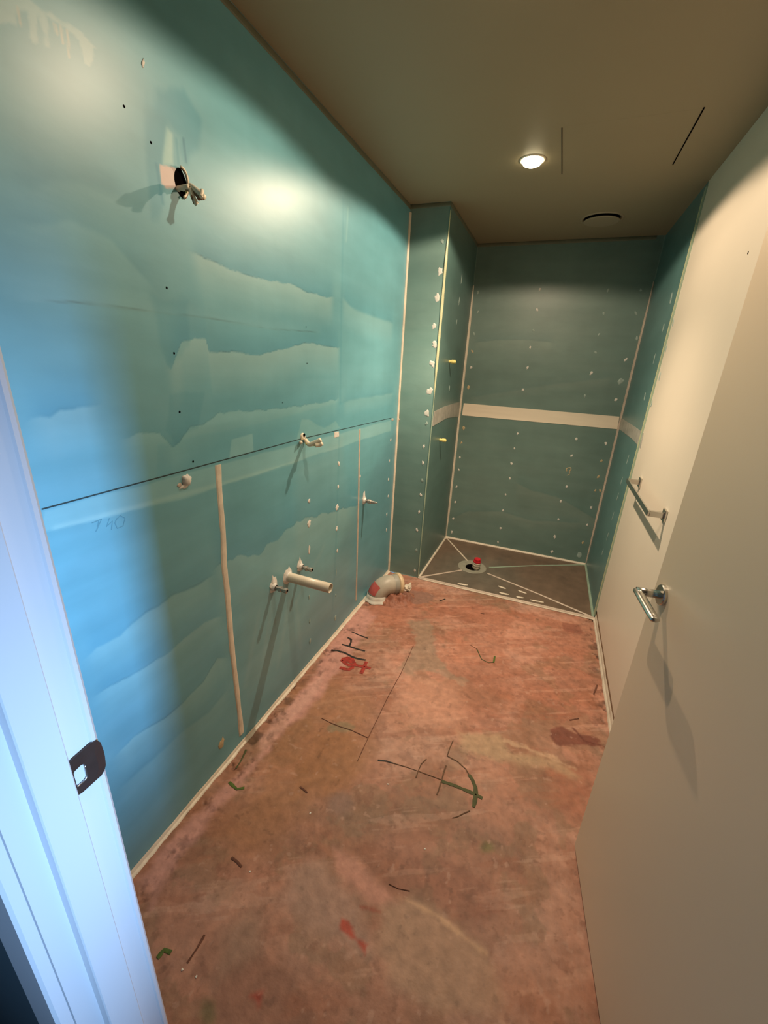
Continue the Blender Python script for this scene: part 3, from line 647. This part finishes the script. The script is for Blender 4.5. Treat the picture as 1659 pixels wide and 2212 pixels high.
# tape band round the shower
def plate(pts, nrm, h): return polyplate(pts, nrm, h)
child('joint_tape', plate([PY(1002,871), PY(1338,900), PY(1333,927), PY(998,897)], (0,-1,0), .003), 'tape', wall_back, label='cream tape across the back wall')
child('joint_tape', plate([PL(u,v,NW) for u,v in ((938,889),(960,878),(985,870),(999,868),(996,899),(965,903),(932,922))], (1,0,0), .002), 'tapedim', wall_nib_side, label='grey fabric tape')
child('joint_tape', plate([PR(u,v) for u,v in ((1341,902),(1372,922),(1391,936),(1384,968),(1366,948),(1338,927))], (-1,0,0), .002), 'tapedim', wall_right_shower, label='torn grey fabric tape')
# filler dabs: (u,v) in the photo, size factors
rs = random.Random(7)
def dab(parent, P, n, up, u, v, ru, rv, m='filler', h=.0022, name='filler_dab'):
    c = P(u, v); return child(name, blob(c, n, up, ru, rv, h, rs.randint(0, 9999), .32), m, parent)
c4 = lambda x, y: (960+x/3.318, 560+y/3.318)
c6 = lambda x, y: (960+x/4.1475, 900+y/4.1475)
back = [c4(*p) for p in ((240,235),(238,378),(212,532),(200,660),(190,777),(172,917),(683,215),(664,361),(638,508),(615,632),(596,777),(563,935),(1172,222),(1142,388),(1107,540),(1083,667),(1052,817),(1006,980),(1408,220),(1372,385),(1378,565),(1299,720),(1265,870),(1230,1007))]
back += [c6(*p) for p in ((172,103),(152,232),(137,365),(128,474),(108,628),(96,766),(78,915),(65,1035),(655,152),(628,285),(601,420),(585,553),(548,697),(524,840),(503,1000),(480,1123),(1180,201),(1140,350),(1097,628),(1042,760),(1022,920),(988,1077),(962,1210),(1445,242),(1409,395),(1379,537),(1350,662),(1395,662),(1314,815),(1280,970),(1240,1127))]
dim = {0,1,2,8,12,13,14,15,17,18,19,20,22}; gold = {3,5,24,25,48,49,50,51,54}
for i, (u, v) in enumerate(back):
    m = 'fillerdim' if i in dim else ('fillergold' if i in gold else 'filler')
    big = 1.25 if i in (5, 24, 45) else 1.0
    dab(wall_back, PY, (0,-1,0), (rs.uniform(-.6,.6),0,1), u, v, .0085*big*rs.uniform(.75,1.2), .0115*big*rs.uniform(.8,1.25), m)
dab(wall_back, PY, (0,-1,0), (0,0,1), 960+1210/4.1475, 900+1240/4.1475, .022, .032, 'fillerdim', .001)
dab(wall_back, PY, (0,-1,0), (.4,0,1), *c4(1265,875), .018, .022, 'fillerdim')
nine = [(1095,488),(1092,468),(1110,458),(1133,458),(1134,475),(1120,490),(1122,500),(1118,520),(1100,526)]
child('filler_dab', ribbon([PY(*c6(*p)) for p in nine], (0,-1,0), .007, .002, 5, rough=.3, step=.004), 'fillergold', wall_back)
for p in ((122,145,1),(106,297,1),(87,450,.7),(36,925,.6)):
    dab(wall_nib_side, lambda u, v: PL(u, v, NW), (1,0,0), (0,.1,1), *c4(p[0], p[1]), .006*p[2], .026*p[2], 'fillerdim')
for p, s in (((1625,280),1.5),((1570,490),1.2),((1505,710),1.3),((1436,985),1.2),((1640,455),1),((1590,640),1),((1545,840),1),((1485,1040),1)):
    dab(wall_right_shower, PR, (-1,0,0), (0,.25,1), *c4(*p), .009*s, .020*s, 'fillerdim')
for p in ((1643,385),(1588,575),(1552,722),(1509,895),(1463,1070),(1417,1215)):
    dab(wall_right_shower, PR, (-1,0,0), (0,-.15,1), *c6(*p), .004, .030, 'fillerdim')
PN = lambda u, v: PY(u, v, YN)
nib = [((438,470),.7),((415,765),1.25),((390,1030),1.25),((358,1312),1.0),((365,1498),1.2),((340,1685),1.2),((315,1965),1.4),((285,2180),1.2)]
for (x, y), s in nib: dab(wall_nib_front, PN, (0,-1,0), (rs.uniform(-.5,.2),0,1), 860+x/4.61, 420+y/4.61, .013*s, .017*s, 'filler' if s > .8 else 'fillerdim')
for x, y in ((1580,95),(1562,232),(1558,333),(1553,435),(1545,523),(1535,625),(1523,732),(1518,853),(1510,975)):
    dab(wall_nib_front, PN, (0,-1,0), (rs.uniform(-.5,.5),0,1), 350+x/2.765, 880+y/2.765, .008, .014, 'filler' if rs.random() > .4 else 'fillerdim')
c3 = lambda x, y: (350+x/2.765, 880+y/2.765)
for x, y, a, b in ((1055,335,.012,.012),(1051,475,.008,.012),(1046,596,.017,.014),(1043,725,.010,.015),(1046,855,.008,.012),(1040,985,.004,.022),(1037,1122,.005,.008),(1034,1258,.012,.022),
                   (879,558,.010,.011),(878,693,.014,.018),(879,850,.007,.022),(878,1133,.006,.014),(881,1277,.006,.014),(884,1395,.007,.018),
                   (1366,195,.011,.011),(1358,320,.008,.010),(1352,430,.008,.012),(1350,530,.006,.010),(1342,640,.008,.014),(1340,730,.007,.014),(1183,412,.008,.010)):
    dab(wall_left, PL, (1,0,0), (0,.05,1), *c3(x, y), a, b, 'filler' if y < 900 else 'fillerdim')
dab(wall_left, PL, (1,0,0), (0,0,1), 848, 906, .016, .009, 'beadpink'); dab(wall_nib_front, PN, (0,-1,0), (0,0,1), 861, 906, .011, .009, 'beadpink')
child('filler_patch', plate([PL(*p) for p in ((722,933),(732,932),(732,943),(722,945))], (1,0,0), .001), 'filler', wall_left, label='small white square patch')
dab(wall_left, PL, (1,0,0), (0,.3,1), 308, 136, .004, .008)
dab(wall_left, PL, (1,0,0), (0,.3,1), 479, 1606, .015, .026, 'fillergold', name='filler_patch')
for u, v, r in ((360,622,.0032),(376,763,.0032),(388,890,.0034),(417,997,.0036),(661,706,.0028),(663,785,.0028),(326,308,.003),(268,230,.003),(610,870,.002)):
    child('screw_hole', blob(PL(u, v), (1,0,0), (0,0,1), r, r, .0004, 3, .1), 'black', wall_left)
child('screw_hole', blob(PR(1616,546), (-1,0,0), (0,0,1), .005, .005, .0004, 3, .1), 'black', wall_right, label='black screw hole in cream wall')
# paint and pen marks on the floor
def stroke(px, wd, m, name, seed=1, rough=.35, label=None, step=.008):
    pts = [PF(*p) for p in px]
    for p in pts: p.z = .0012
    return child(name, ribbon(pts, (0,0,1), wd, .0007, seed, rough=rough, step=step, prof=3), m, floor, label=label)
c7 = lambda l: [(680+x/9.217, 1320+y/9.217) for x, y in l]
stroke(c7([(730,415),(880,480),(1060,545)]), .0085, 'ink', 'marker_line', 1, .15, 'black marker line')
stroke(c7([(540,665),(700,710),(860,765),(1000,800)]), .0105, 'ink', 'marker_line', 2, .2, 'black marker line')
stroke(c7([(330,775),(480,800),(600,835),(740,910),(850,950),(1015,978)]), .0105, 'ink', 'marker_line', 3, .3, 'wavy black marker line')
stroke(c7([(655,530),(725,560),(720,620),(695,690)]), .0100, 'ink', 'marker_line', 4, .3, 'short black marker hook')
stroke(c7([(540,1000),(570,950),(650,935),(750,965),(790,1050),(750,1130),(680,1170),(600,1160),(500,1125)]), .019, 'redpaint', 'red_spray_mark', 5, .35, 'red sprayed digit nine')
stroke(c7([(545,975),(600,1040),(680,1080),(760,1075)]), .020, 'redpaint', 'red_spray_mark', 6, .35)
stroke(c7([(600,985),(680,1000),(750,1030)]), .026, 'redpaint', 'red_spray_mark', 7, .35)
stroke(c7([(800,1075),(900,1100),(1010,1115),(1110,1150)]), .021, 'redpaint', 'red_spray_mark', 8, .35, 'red sprayed cross bar')
stroke(c7([(1030,1010),(985,1110),(920,1250)]), .021, 'redpaint', 'red_spray_mark', 9, .4, 'red sprayed cross stroke')
c8 = lambda l: [(780+x/5.53, 1600+y/5.53) for x, y in l]
GM = 'marking_paint_line'
stroke(c8([(200,235),(300,245),(380,270)]), .006, 'ink', GM, 11, .4)
stroke(c8([(380,270),(520,310),(680,365),(960,470)]), .0035, 'brownink', GM, 12, .5)
stroke(c8([(960,485),(1120,540),(1340,630),(1450,690)]), .013, 'greenpaint', GM, 13, .4, 'green paint line of the circled cross')
stroke(c8([(1100,0),(1060,90),(1028,185)]), .0045, 'brownink', GM, 14, .4); stroke(c8([(1015,300),(985,390),(965,470),(930,580),(905,650)]), .0045, 'brownink', GM, 15, .4)
stroke(c8([(655,445),(680,370),(720,280),(780,220)]), .0045, 'brownink', GM, 16, .4)
stroke(c8([(1030,185),(1150,250),(1250,340),(1290,410)]), .004, 'brownink', GM, 17, .4)
stroke(c8([(1290,410),(1330,470),(1365,560),(1372,640),(1360,720),(1345,800)]), .016, 'greenpaint', GM, 18, .5)
stroke(c8([(1300,840),(1230,870),(1150,910),(1090,925)]), .004, 'brownink', GM, 19, .5)
stroke([(1030,1402),(1040,1424),(1055,1432),(1066,1431)], .005, 'greenpaint', GM, 20, .4, 'green painted hook'); stroke([(1066,1432),(1069,1418)], .010, 'greenbright', GM, 21, .3)
stroke([(1016,1394),(1030,1402)], .003, 'crack', 'floor_crack', 22)
stroke([(893,1395),(866,1455),(840,1502),(812,1560),(795,1595),(772,1645)], .0028, 'crack', 'floor_crack', 23, .4, 'long straight saw cut')
stroke([(695,1552),(715,1562),(735,1570),(760,1578),(794,1594)], .0035, 'crack', 'floor_crack', 24, .5)
stroke([(495,1690),(512,1705),(528,1702)], .010, 'greenbright', GM, 25, .5, 'green paint smudge by the left wall')
stroke([(510,1660),(520,1645),(532,1620)], .006, 'greenpaint', GM, 26, .6)
stroke([(340,2070),(355,2052),(370,2058)], .010, 'greenbright', GM, 27, .5, 'green paint smudge near the door jamb')
stroke([(500,1853),(512,1862),(522,1873)], .009, 'crack', 'floor_crack', 28, .5); stroke([(648,1700),(656,1706),(664,1713)], .006, 'crack', 'floor_crack', 29, .5)
stroke([(405,2080),(425,2050),(442,2020)], .006, 'crack', 'floor_crack', 30, .6)
stroke([(840,1910),(860,1920),(885,1925)], .003, 'crack', 'floor_crack', 31, .5)
stroke([(950,1298),(962,1294)], .010, 'ink', 'floor_pit', 32, .3); stroke([(1038,1325),(1046,1326)], .008, 'crack', 'floor_pit', 33, .3)
stroke([(1290,1480),(1282,1500)], .006, 'crack', 'floor_pit', 34, .5); stroke([(1230,1556),(1250,1552)], .006, 'crack', 'floor_pit', 35, .5)
for i, (u, v) in enumerate(((838,1694),(540,1883),(394,2095),(424,2110),(918,1834),(670,1757))):
    p = PF(u, v); p.z = .001; child('plaster_speck', blob(p, (0,0,1), (0,1,0), .003, .003, .0008, i), 'filler', floor)
# short sealant dashes on the shower base
for i, (x, y, x2, y2) in enumerate(((350,512,438,526),(695,532,762,556),(705,590,788,610),(865,572,938,600),(850,628,915,640),(968,655,1085,678))):
    a = PF(900+x/3.95, 1130+y/3.95); b = PF(900+x2/3.95, 1130+y2/3.95); a.z = fallz(a.x,a.y)+.0008; b.z = fallz(b.x,b.y)+.0008
    child('sealant_dash', ribbon([a, b], (0,0,1), .020, .003, 40+i, rough=.3, step=.01, taper=.3), 'bead', shower_base)
# ================================================================== CEILING FITTINGS
def downlight(x, y, label):
    t = thing('downlight', label, 'ceiling light', (x, y, H), 'recessed ceiling downlights')
    bm = bmesh.new(); lathe(bm, (x, y, H), (0,0,-1), [(0,.056), (.0028,.055), (.0035,.051), (.003,.0465), (-.001,.046), (-.001,.050)], 40); obj('trim_ring', bm, M['glow'], t, smooth=True)
    bm = bmesh.new(); lathe(bm, (x, y, H), (0,0,-1), [(.0002,.0), (.0002,.045), (.009,.043), (.017,.036), (.023,.021), (.0255,.0)], 40); obj('lens', bm, M['lens'], t, smooth=True)  # lens widened and domed to imitate the bloom around the lamp
downlight(*LAMPS[0], 'lit round recessed downlight beside the narrow ceiling slots')
downlight(*LAMPS[1], 'lit round recessed downlight nearest the doorway')
t = thing('access_panel', 'flush square ceiling access panel with dark side gaps', 'access panel', (1.045, 2.27, H))
bm = bmesh.new(); box(bm, .824, 1.268, 2.06, 2.495, H-.00015, H+.001); obj('panel', bm, M['ceiling'], t)
for a, b, wdt in (((1214,275),(1214,376),.0035), ((1522,231),(1453,356),.005)):
    p0 = PF(*a, H); p1 = PF(*b, H); bm = ribbon([p0-q(0,0,.0006), p1-q(0,0,.0006)], (0,0,-1), wdt, .0003, 1, rough=.05, step=.1); obj('gap', bm, M['black'], t)
t = thing('ceiling_vent', 'round white exhaust vent disc in the shower ceiling', 'vent', (1.052, 3.175, H))
vc = (1.052, 3.175, H)
bm = bmesh.new(); lathe(bm, vc, (0,0,-1), [(0,.120), (.004,.118), (.005,.112), (.003,.104), (.0,.103)], 56); obj('outer_ring', bm, M['vent'], t, smooth=True)
bm = bmesh.new(); lathe(bm, vc, (0,0,-1), [(.0002,.100), (.001,.09), (.001,0)], 40); obj('dark_opening', bm, M['black'], t)
bm = bmesh.new(); lathe(bm, vc, (0,0,-1), [(.001,0), (.001,.020), (.010,.020), (.012,.098), (.015,.100), (.018,.094), (.018,.0)], 56); obj('disc', bm, M['vent'], t, smooth=False)
# ================================================================== WIRING ON THE LEFT WALL
hc = PL(390, 395)
t = thing('wiring_outlet', 'open wiring hole high on the left wall with stripped cable ends', 'wiring', hc)
child('hole', blob(hc, (1,0,0), (0,0,1), .019, .030, .0005, 2, .06, 20), 'black', t)
rim = [hc+Vector((.001+.006*max(0,math.sin(a+.6)), math.cos(a)*.020, math.sin(a)*.031)) for a in [math.radians(k) for k in range(-75, 100, 12)]]
bm = bmesh.new(); tube(bm, rim, .0035, 8); obj('hole_rim', bm, M['brownwire'], t, smooth=True)
bm = bmesh.new(); tube(bm, [r+Vector((.004,-.004,0)) for r in rim], .0026, 8); obj('hole_rim', bm, M['sheath'], t, smooth=True)
def W3(u, v, x): return PL(u, v, x)
def wire(name, pl, rad, m, parent, seg=10):
    pts = [W3(*p) for p in pl]; sm = []
    for i in range(len(pts)-1):
        p0 = pts[max(i-1,0)]; p3 = pts[min(i+2, len(pts)-1)]; a, b = pts[i], pts[i+1]
        sm += bez(a, a+(b-p0)/6, b-(p3-a)/6, b, 6)[:-1]
    sm.append(pts[-1]); bm = bmesh.new(); tube(bm, sm, rad, seg); o = obj(name, bm, M[m], parent, smooth=True); return o
wire('cable', [(384,408,.000),(396,406,.022),(408,404,.038)], .0065, 'sheath', t)
wire('cable', [(412,402,.030),(420,408,.048),(430,416,.064),(441,427,.078)], .0068, 'sheath', t)
wire('cable', [(436,411,.070),(436,418,.074),(434,425,.076)], .0045, 'sheath', t)
wire('cable', [(412,410,.040),(416,424,.050),(423,438,.058),(426,442,.060)], .0058, 'sheath', t)
wire('wire', [(400,407,.028),(414,413,.042),(424,420,.055),(432,428,.066),(441,427,.074)], .0045, 'brownwire', t)
wire('wire', [(414,414,.044),(416,426,.052),(421,440,.056)], .0042, 'brownwire', t)
wire('wire', [(428,430,.062),(434,428,.070),(440,428,.075)], .0040, 'brownwire', t)
wire('wire', [(392,404,.008),(393,412,.014),(394,417,.014)], .0046, 'black', t)
wire('wire', [(402,408,.024),(403,414,.028),(403,417,.028)], .0026, 'ochre', t)
hc = PL(653, 941)
t = thing('cable_outlet', 'small round cable hole at the wallboard joint with cream cable ends', 'wiring', hc)
bm = bmesh.new(); lathe(bm, hc+Vector((0,0,-.004)), (1,0,.12), [(0,.016), (.004,.0155), (.009,.010), (.009,.006), (.002,.006)], 20); obj('grommet', bm, M['sheath'], t, smooth=True)
child('hole', blob(hc+Vector((.0085,.001,.003)), (1,0,0), (0,0,1), .0085, .0085, .0005, 2, .1, 14), 'black', t)
wire('cable', [(650,955,.0),(650,956,.012),(649,956,.016)], .007, 'sheath', t)
wire('cable', [(660,951,.006),(668,960,.035),(680,956,.062),(693,950,.088)], .0095, 'sheath', t)
wire('cable', [(664,960,.025),(672,961,.042),(682,958,.058)], .0068, 'sheath', t)
wire('cable', [(681,962,.070),(690,961,.084),(696,958,.096)], .0085, 'sheath', t)
wire('wire', [(660,958,.020),(672,962,.045),(685,962,.070)], .0030, 'ochre', t)
# knob of filler by the jamb
kc = PL(402, 1037)
t = thing('filler_knob', 'round cream filler lump on the left wall beside the cream strip', 'filler lump', kc)
bm = blob(kc, (1,0,0), (0,0,1), .016, .018, .012, 8, .18, 16); obj('lump', bm, M['filler'], t, smooth=True)
obj('smear', blob(kc+Vector((0,-.006,-.014)), (1,0,0), (0,.8,.25), .010, .022, .003, 9, .35), M['filler'], t); obj('smear', blob(PL(388,1047), (1,0,0), (0,0,1), .008, .007, .002, 4, .3), M['beadpink'], t)
# ================================================================== PIPES
def flap(c, r, seed, parent, tall=1.6):
    """torn, upstanding collar of membrane around a pipe"""
    rnd = random.Random(seed); bm = bmesh.new(); n = 16; r0 = []; r1 = []; r2 = []
    for k in range(n):
        a = 2*math.pi*k/n; up = max(0, math.sin(a)); f = 1+rnd.uniform(-.25, .3)
        r0.append(bm.verts.new(c+Vector((.0003, math.cos(a)*r*1.35*f, math.sin(a)*r*(1.25+.9*up*tall*rnd.random())))))
        r1.append(bm.verts.new(c+Vector((.006, math.cos(a)*r*.95, math.sin(a)*r*.95)))); r2.append(bm.verts.new(c+Vector((.016, math.cos(a)*r*.72, math.sin(a)*r*.72))))
    for A, B in ((r0, r1), (r1, r2)):
        for k in range(n): bm.faces.new((A[k], A[(k+1)%n], B[(k+1)%n], B[k]))
    o = obj('sealant_collar', bm, M['filler'], parent, smooth=False); return o
def cyl_pipe(bm, p0, p1, r, wall):
    d = (p1-p0); L = d.length; lathe(bm, p0, d, [(0, r), (L, r), (L, r-wall), (L*.6, r-wall)], 28)
# basin waste
a = PL(622, 1246); b = a+Vector((.215, 0, -.002))
t = thing('basin_waste_pipe', 'thick cream plastic waste pipe sticking out of the left wall', 'pipe', a)
bm = bmesh.new(); cyl_pipe(bm, a, b, .0215, .0022); obj('pipe', bm, M['pipe'], t, smooth=False)
for p in t.children[-1].data.polygons: p.use_smooth = True
bm = bmesh.new(); lathe(bm, a+Vector((.12,0,0)), (1,0,0), [(0,.0), (0,.019)], 20); obj('dark_bore', bm, M['black'], t)
flap(a, .026, 3, t, 1.1)
def stub(c, L, rad, label, tail=None, seed=1, grp='water supply stubs'):
    t = thing('supply_stub', label, 'pipe', c, grp)
    bm = bmesh.new(); d = Vector((1, 0, -.02)); lathe(bm, c, d, [(0,rad), (L*.45,rad), (L*.46,rad*1.35), (L*.60,rad*1.3), (L*.62,rad*.95), (L*.8,rad*.95), (L*.81,rad*1.2), (L*.98,rad*1.15), (L,rad*.9), (L,rad*.6), (L*.9,rad*.55), (L*.9,0)], 8)
    obj('fitting', bm, M['copper'], t); f = flap(c, rad*2.0, seed, t, 3.0)
    bm = bmesh.new(); lathe(bm, c+d*L*.99, d, [(0,0), (0,rad*.62), (.002,rad*.55), (.002,0)], 12); obj('end_cap', bm, M['black'], t)
    return t
stub(PL(590, 1268), .070, .0095, 'capped metal supply stub below left of the cream waste pipe', seed=5)
stub(PL(648, 1224), .066, .0090, 'capped metal supply stub above right of the cream waste pipe', seed=9)
c = PL(786, 1081)
t = thing('supply_stub', 'slim pointed metal stub beside the narrow cream strip near the nib', 'pipe', c, 'water supply stubs')
bm = bmesh.new(); lathe(bm, c, (1,0,-.02), [(0,.010), (.024,.010), (.028,.014), (.045,.014), (.05,.010), (.088,.0055), (.09,0)], 10); obj('fitting', bm, M['copper'], t)
flap(c, .019, 12, t, 3.2)
child('hole', blob(c+Vector((.026,-.009,-.001)), (0,-1,0), (0,0,1), .004, .004, .0004, 2, .1), 'black', t)
# yellow plugs on the side of the nib
for (u, v, lbl, L) in ((970,781,'upper yellow plugged pipe stub on the side of the nib', .045), (950,950,'lower yellow plugged pipe stub on the side of the nib, under the tape', .045)):
    c = PL(u, v, NW); t = thing('pipe_plug', lbl, 'plug', c, 'yellow pipe plugs')
    bm = bmesh.new(); lathe(bm, c, (1,0,0), [(0,.010), (L*.4,.0095), (L*.42,.013), (L,.0125), (L,.0)], 12); obj('body', bm, M['ochre'], t)
    bm = bmesh.new(); lathe(bm, c+Vector((L,0,0)), (1,0,0), [(0,.008), (.004,.0078), (.004,0)], 6); obj('hex_end', bm, M['ochre'], t)
# ---- toilet pan elbow
B0 = Vector((.074, 2.302, 0)); D = Vector((.70, .71, 0)).normalized()
t = thing('toilet_waste_elbow', 'large grey cream toilet waste pipe elbow rising from floor by the nib', 'pipe', B0)
Rb = .078; rr = .067
path = [B0+Vector((0,0,.0)), B0+Vector((0,0,.015))]
for k in range(1, 11):
    a_ = math.radians(9.2*k); path.append(B0+Vector((0,0,.015))+D*(Rb*(1-math.cos(a_)))+Vector((0,0,Rb*math.sin(a_))))
e = path[-1]; ed = (path[-1]-path[-2]).normalized(); ed = (D*1.0+Vector((0,0,-.10))).normalized(); path.append(e+ed*.03)
bm = bmesh.new(); tube(bm, path, rr, 32, cap=False); obj('elbow', bm, M['pipegrey'], t, smooth=True)
e2 = path[-1]
bm = bmesh.new(); tube(bm, [e2-ed*.004, e2+ed*.001, e2+ed*.030], [rr+.001, rr+.0025, rr+.0025], 32, cap=False); obj('sleeve_band', bm, M['pipeband'], t, smooth=True)
e3 = e2+ed*.030
bm = bmesh.new(); lathe(bm, e3, ed, [(-.002,rr+.002), (0,rr+.009), (.004,rr+.012), (.022,rr+.012), (.027,rr+.008), (.027,rr-.002), (.008,rr-.004)], 36); obj('collar_ring', bm, M['collar'], t, smooth=True)
bm = bmesh.new(); lathe(bm, e3+ed*.012, ed, [(0,0), (0,rr)], 28); obj('dark_opening', bm, M['black'], t)
bm = bmesh.new(); rnd = random.Random(4); prof = []
for h_, r_ in ((-.002,.084),(.004,.088),(.010,.086),(.016,.078),(.028,.0725),(.044,.0695),(.048,.0655)): prof.append((h_, r_))
lathe(bm, B0, (0,0,1), prof, 30)
for v_ in bm.verts:
    k = 1+.05*math.sin(7*math.atan2(v_.co.y-B0.y, v_.co.x-B0.x))+rnd.uniform(-.015,.015); 
    if v_.co.z < .03: v_.co.x = B0.x+(v_.co.x-B0.x)*k; v_.co.y = B0.y+(v_.co.y-B0.y)*k
    v_.co.x = max(v_.co.x, .001)
obj('base_flange', bm, M['whitering'], t, smooth=True)
# red sticker wrapped on the elbow side facing the door
bm = bmesh.new(); rows = []; S_ = Vector((D.y, -D.x, 0))
for i in range(9):
    ph = math.radians(-28+i*9.5); row = []
    for k in range(6):
        a_ = math.radians(18+k*6.5); cpt = B0+Vector((0,0,.015))+D*(Rb*(1-math.cos(a_)))+Vector((0,0,Rb*math.sin(a_)))
        N_ = D*-math.cos(a_)+Vector((0,0,math.sin(a_)))
        row.append(bm.verts.new(cpt+(N_*math.cos(ph)+S_*math.sin(ph))*(rr+.0008)))
    rows.append(row)
for r0, r1 in zip(rows, rows[1:]):
    for k in range(5): bm.faces.new((r0[k], r0[k+1], r1[k+1], r1[k]))
obj('sticker', bm, M['redsticker'], t, smooth=True)['label'] = 'red sticker on the elbow'
# broken screed packed against the elbow
bm = bmesh.new(); rnd = random.Random(9)
for i in range(26):
    t_ = bmesh.new(); bmesh.ops.create_icosphere(t_, subdivisions=2, radius=1); f = rnd.uniform(.018, .040)
    u_ = i/25; cx = .125+.125*u_+rnd.uniform(-.02,.02); cy = 2.285+.150*u_+rnd.uniform(-.025,.03)
    for v_ in t_.verts: v_.co = Vector((cx+v_.co.x*f*1.4*rnd.uniform(.88,1.12), cy+v_.co.y*f*rnd.uniform(.88,1.12), max(-.004, v_.co.z*f*rnd.uniform(.9,1.3)*math.sin(math.pi*(.15+.75*u_)))))
    merge(bm, t_)
M['rubble'] = mat('dark_red_rubble', (.20,.075,.045,1), rough=.8, var=.5, scale=45, bump=.002, color2=(.36,.17,.11,1))
child('broken_screed', bm, 'rubble', floor, label='dark broken screed under the waste elbow')
# plaster lump between the collar and the shower edge
c = Vector((.232, 2.515, 0))
bm = bmesh.new(); bmesh.ops.create_icosphere(bm, subdivisions=3, radius=1); rnd = random.Random(3)
for v_ in bm.verts:
    n_ = v_.co.copy(); f = 1+.25*math.sin(5*n_.x+2*n_.y)+.18*math.sin(9*n_.z+4*n_.x)+rnd.uniform(-.06,.06)
    v_.co = Vector((c.x+n_.x*.022*f, c.y+n_.y*.040*f, max(.0, .018+n_.z*.024*f)))
tag(obj('plaster_lump', bm, M['bead'], loc=c), 'cream plaster lump between waste elbow and shower edge', 'plaster')
# ---- shower waste with the red capped test plug
zb = fallz(DX, DY)
t = thing('shower_waste', 'round grey flange around the open shower waste', 'drain', (DX, DY, zb))
bm = bmesh.new(); lathe(bm, (DX-.02, DY+.01, zb), (0,0,1), [(.0005,.045), (.003,.050), (.0045,.08), (.004,.105), (.006,.112), (.0015,.116)], 44); bm2 = bm
obj('flange', bm, M['ringgrey'], t, smooth=True)
bm = bmesh.new(); lathe(bm, (DX-.015, DY-.002, zb), (0,0,1), [(.0052,0), (.0052,.055)], 40); obj('waste_opening', bm, M['black'], t)
pc = Vector((.617, 3.085, zb+.006))
t = thing('test_plug', 'red capped ribbed test plug standing in the shower waste', 'plug', pc)
bm = bmesh.new(); lathe(bm, pc, (.05,0,1), [(0,0), (0,.018), (.010,.020), (.012,.024), (.018,.0245), (.020,.021), (.026,.0255), (.032,.0255), (.034,.022), (.042,.025), (.046,.022)], 18); obj('body', bm, M['clearplug'], t)
bm = bmesh.new(); lathe(bm, pc+Vector((.002,0,.044)), (.05,0,1), [(0,.021), (.004,.024), (.012,.024), (.014,.020), (.022,.021), (.028,.019), (.031,.012), (.031,0)], 10); obj('cap', bm, M['redcap'], t)
t.scale = (1.3, 1.3, 1.3)
# ================================================================== TOWEL RAIL ON THE CREAM WALL
ya, yb_, zr, xo = 2.45, 1.885, 1.005, .058
t = thing('towel_rail', 'short square metal towel rail on the cream wall behind the door', 'towel rail', (W, (ya+yb_)/2, zr))
for y in (ya, yb_):
    bm = bmesh.new(); box(bm, W-.008, W, y-.024, y+.024, zr-.024, zr+.024, .0015); r = obj('rose', bm, M['nickel'], t)
    bm = bmesh.new(); box(bm, W-xo, W-.007, y-.009, y+.009, zr-.012, zr+.012, .0015); obj('post', bm, M['nickel'], t)
bm = bmesh.new(); box(bm, W-xo-.008, W-xo, yb_-.009, ya+.009, zr-.012, zr+.012, .0015); obj('bar', bm, M['nickel'], t)
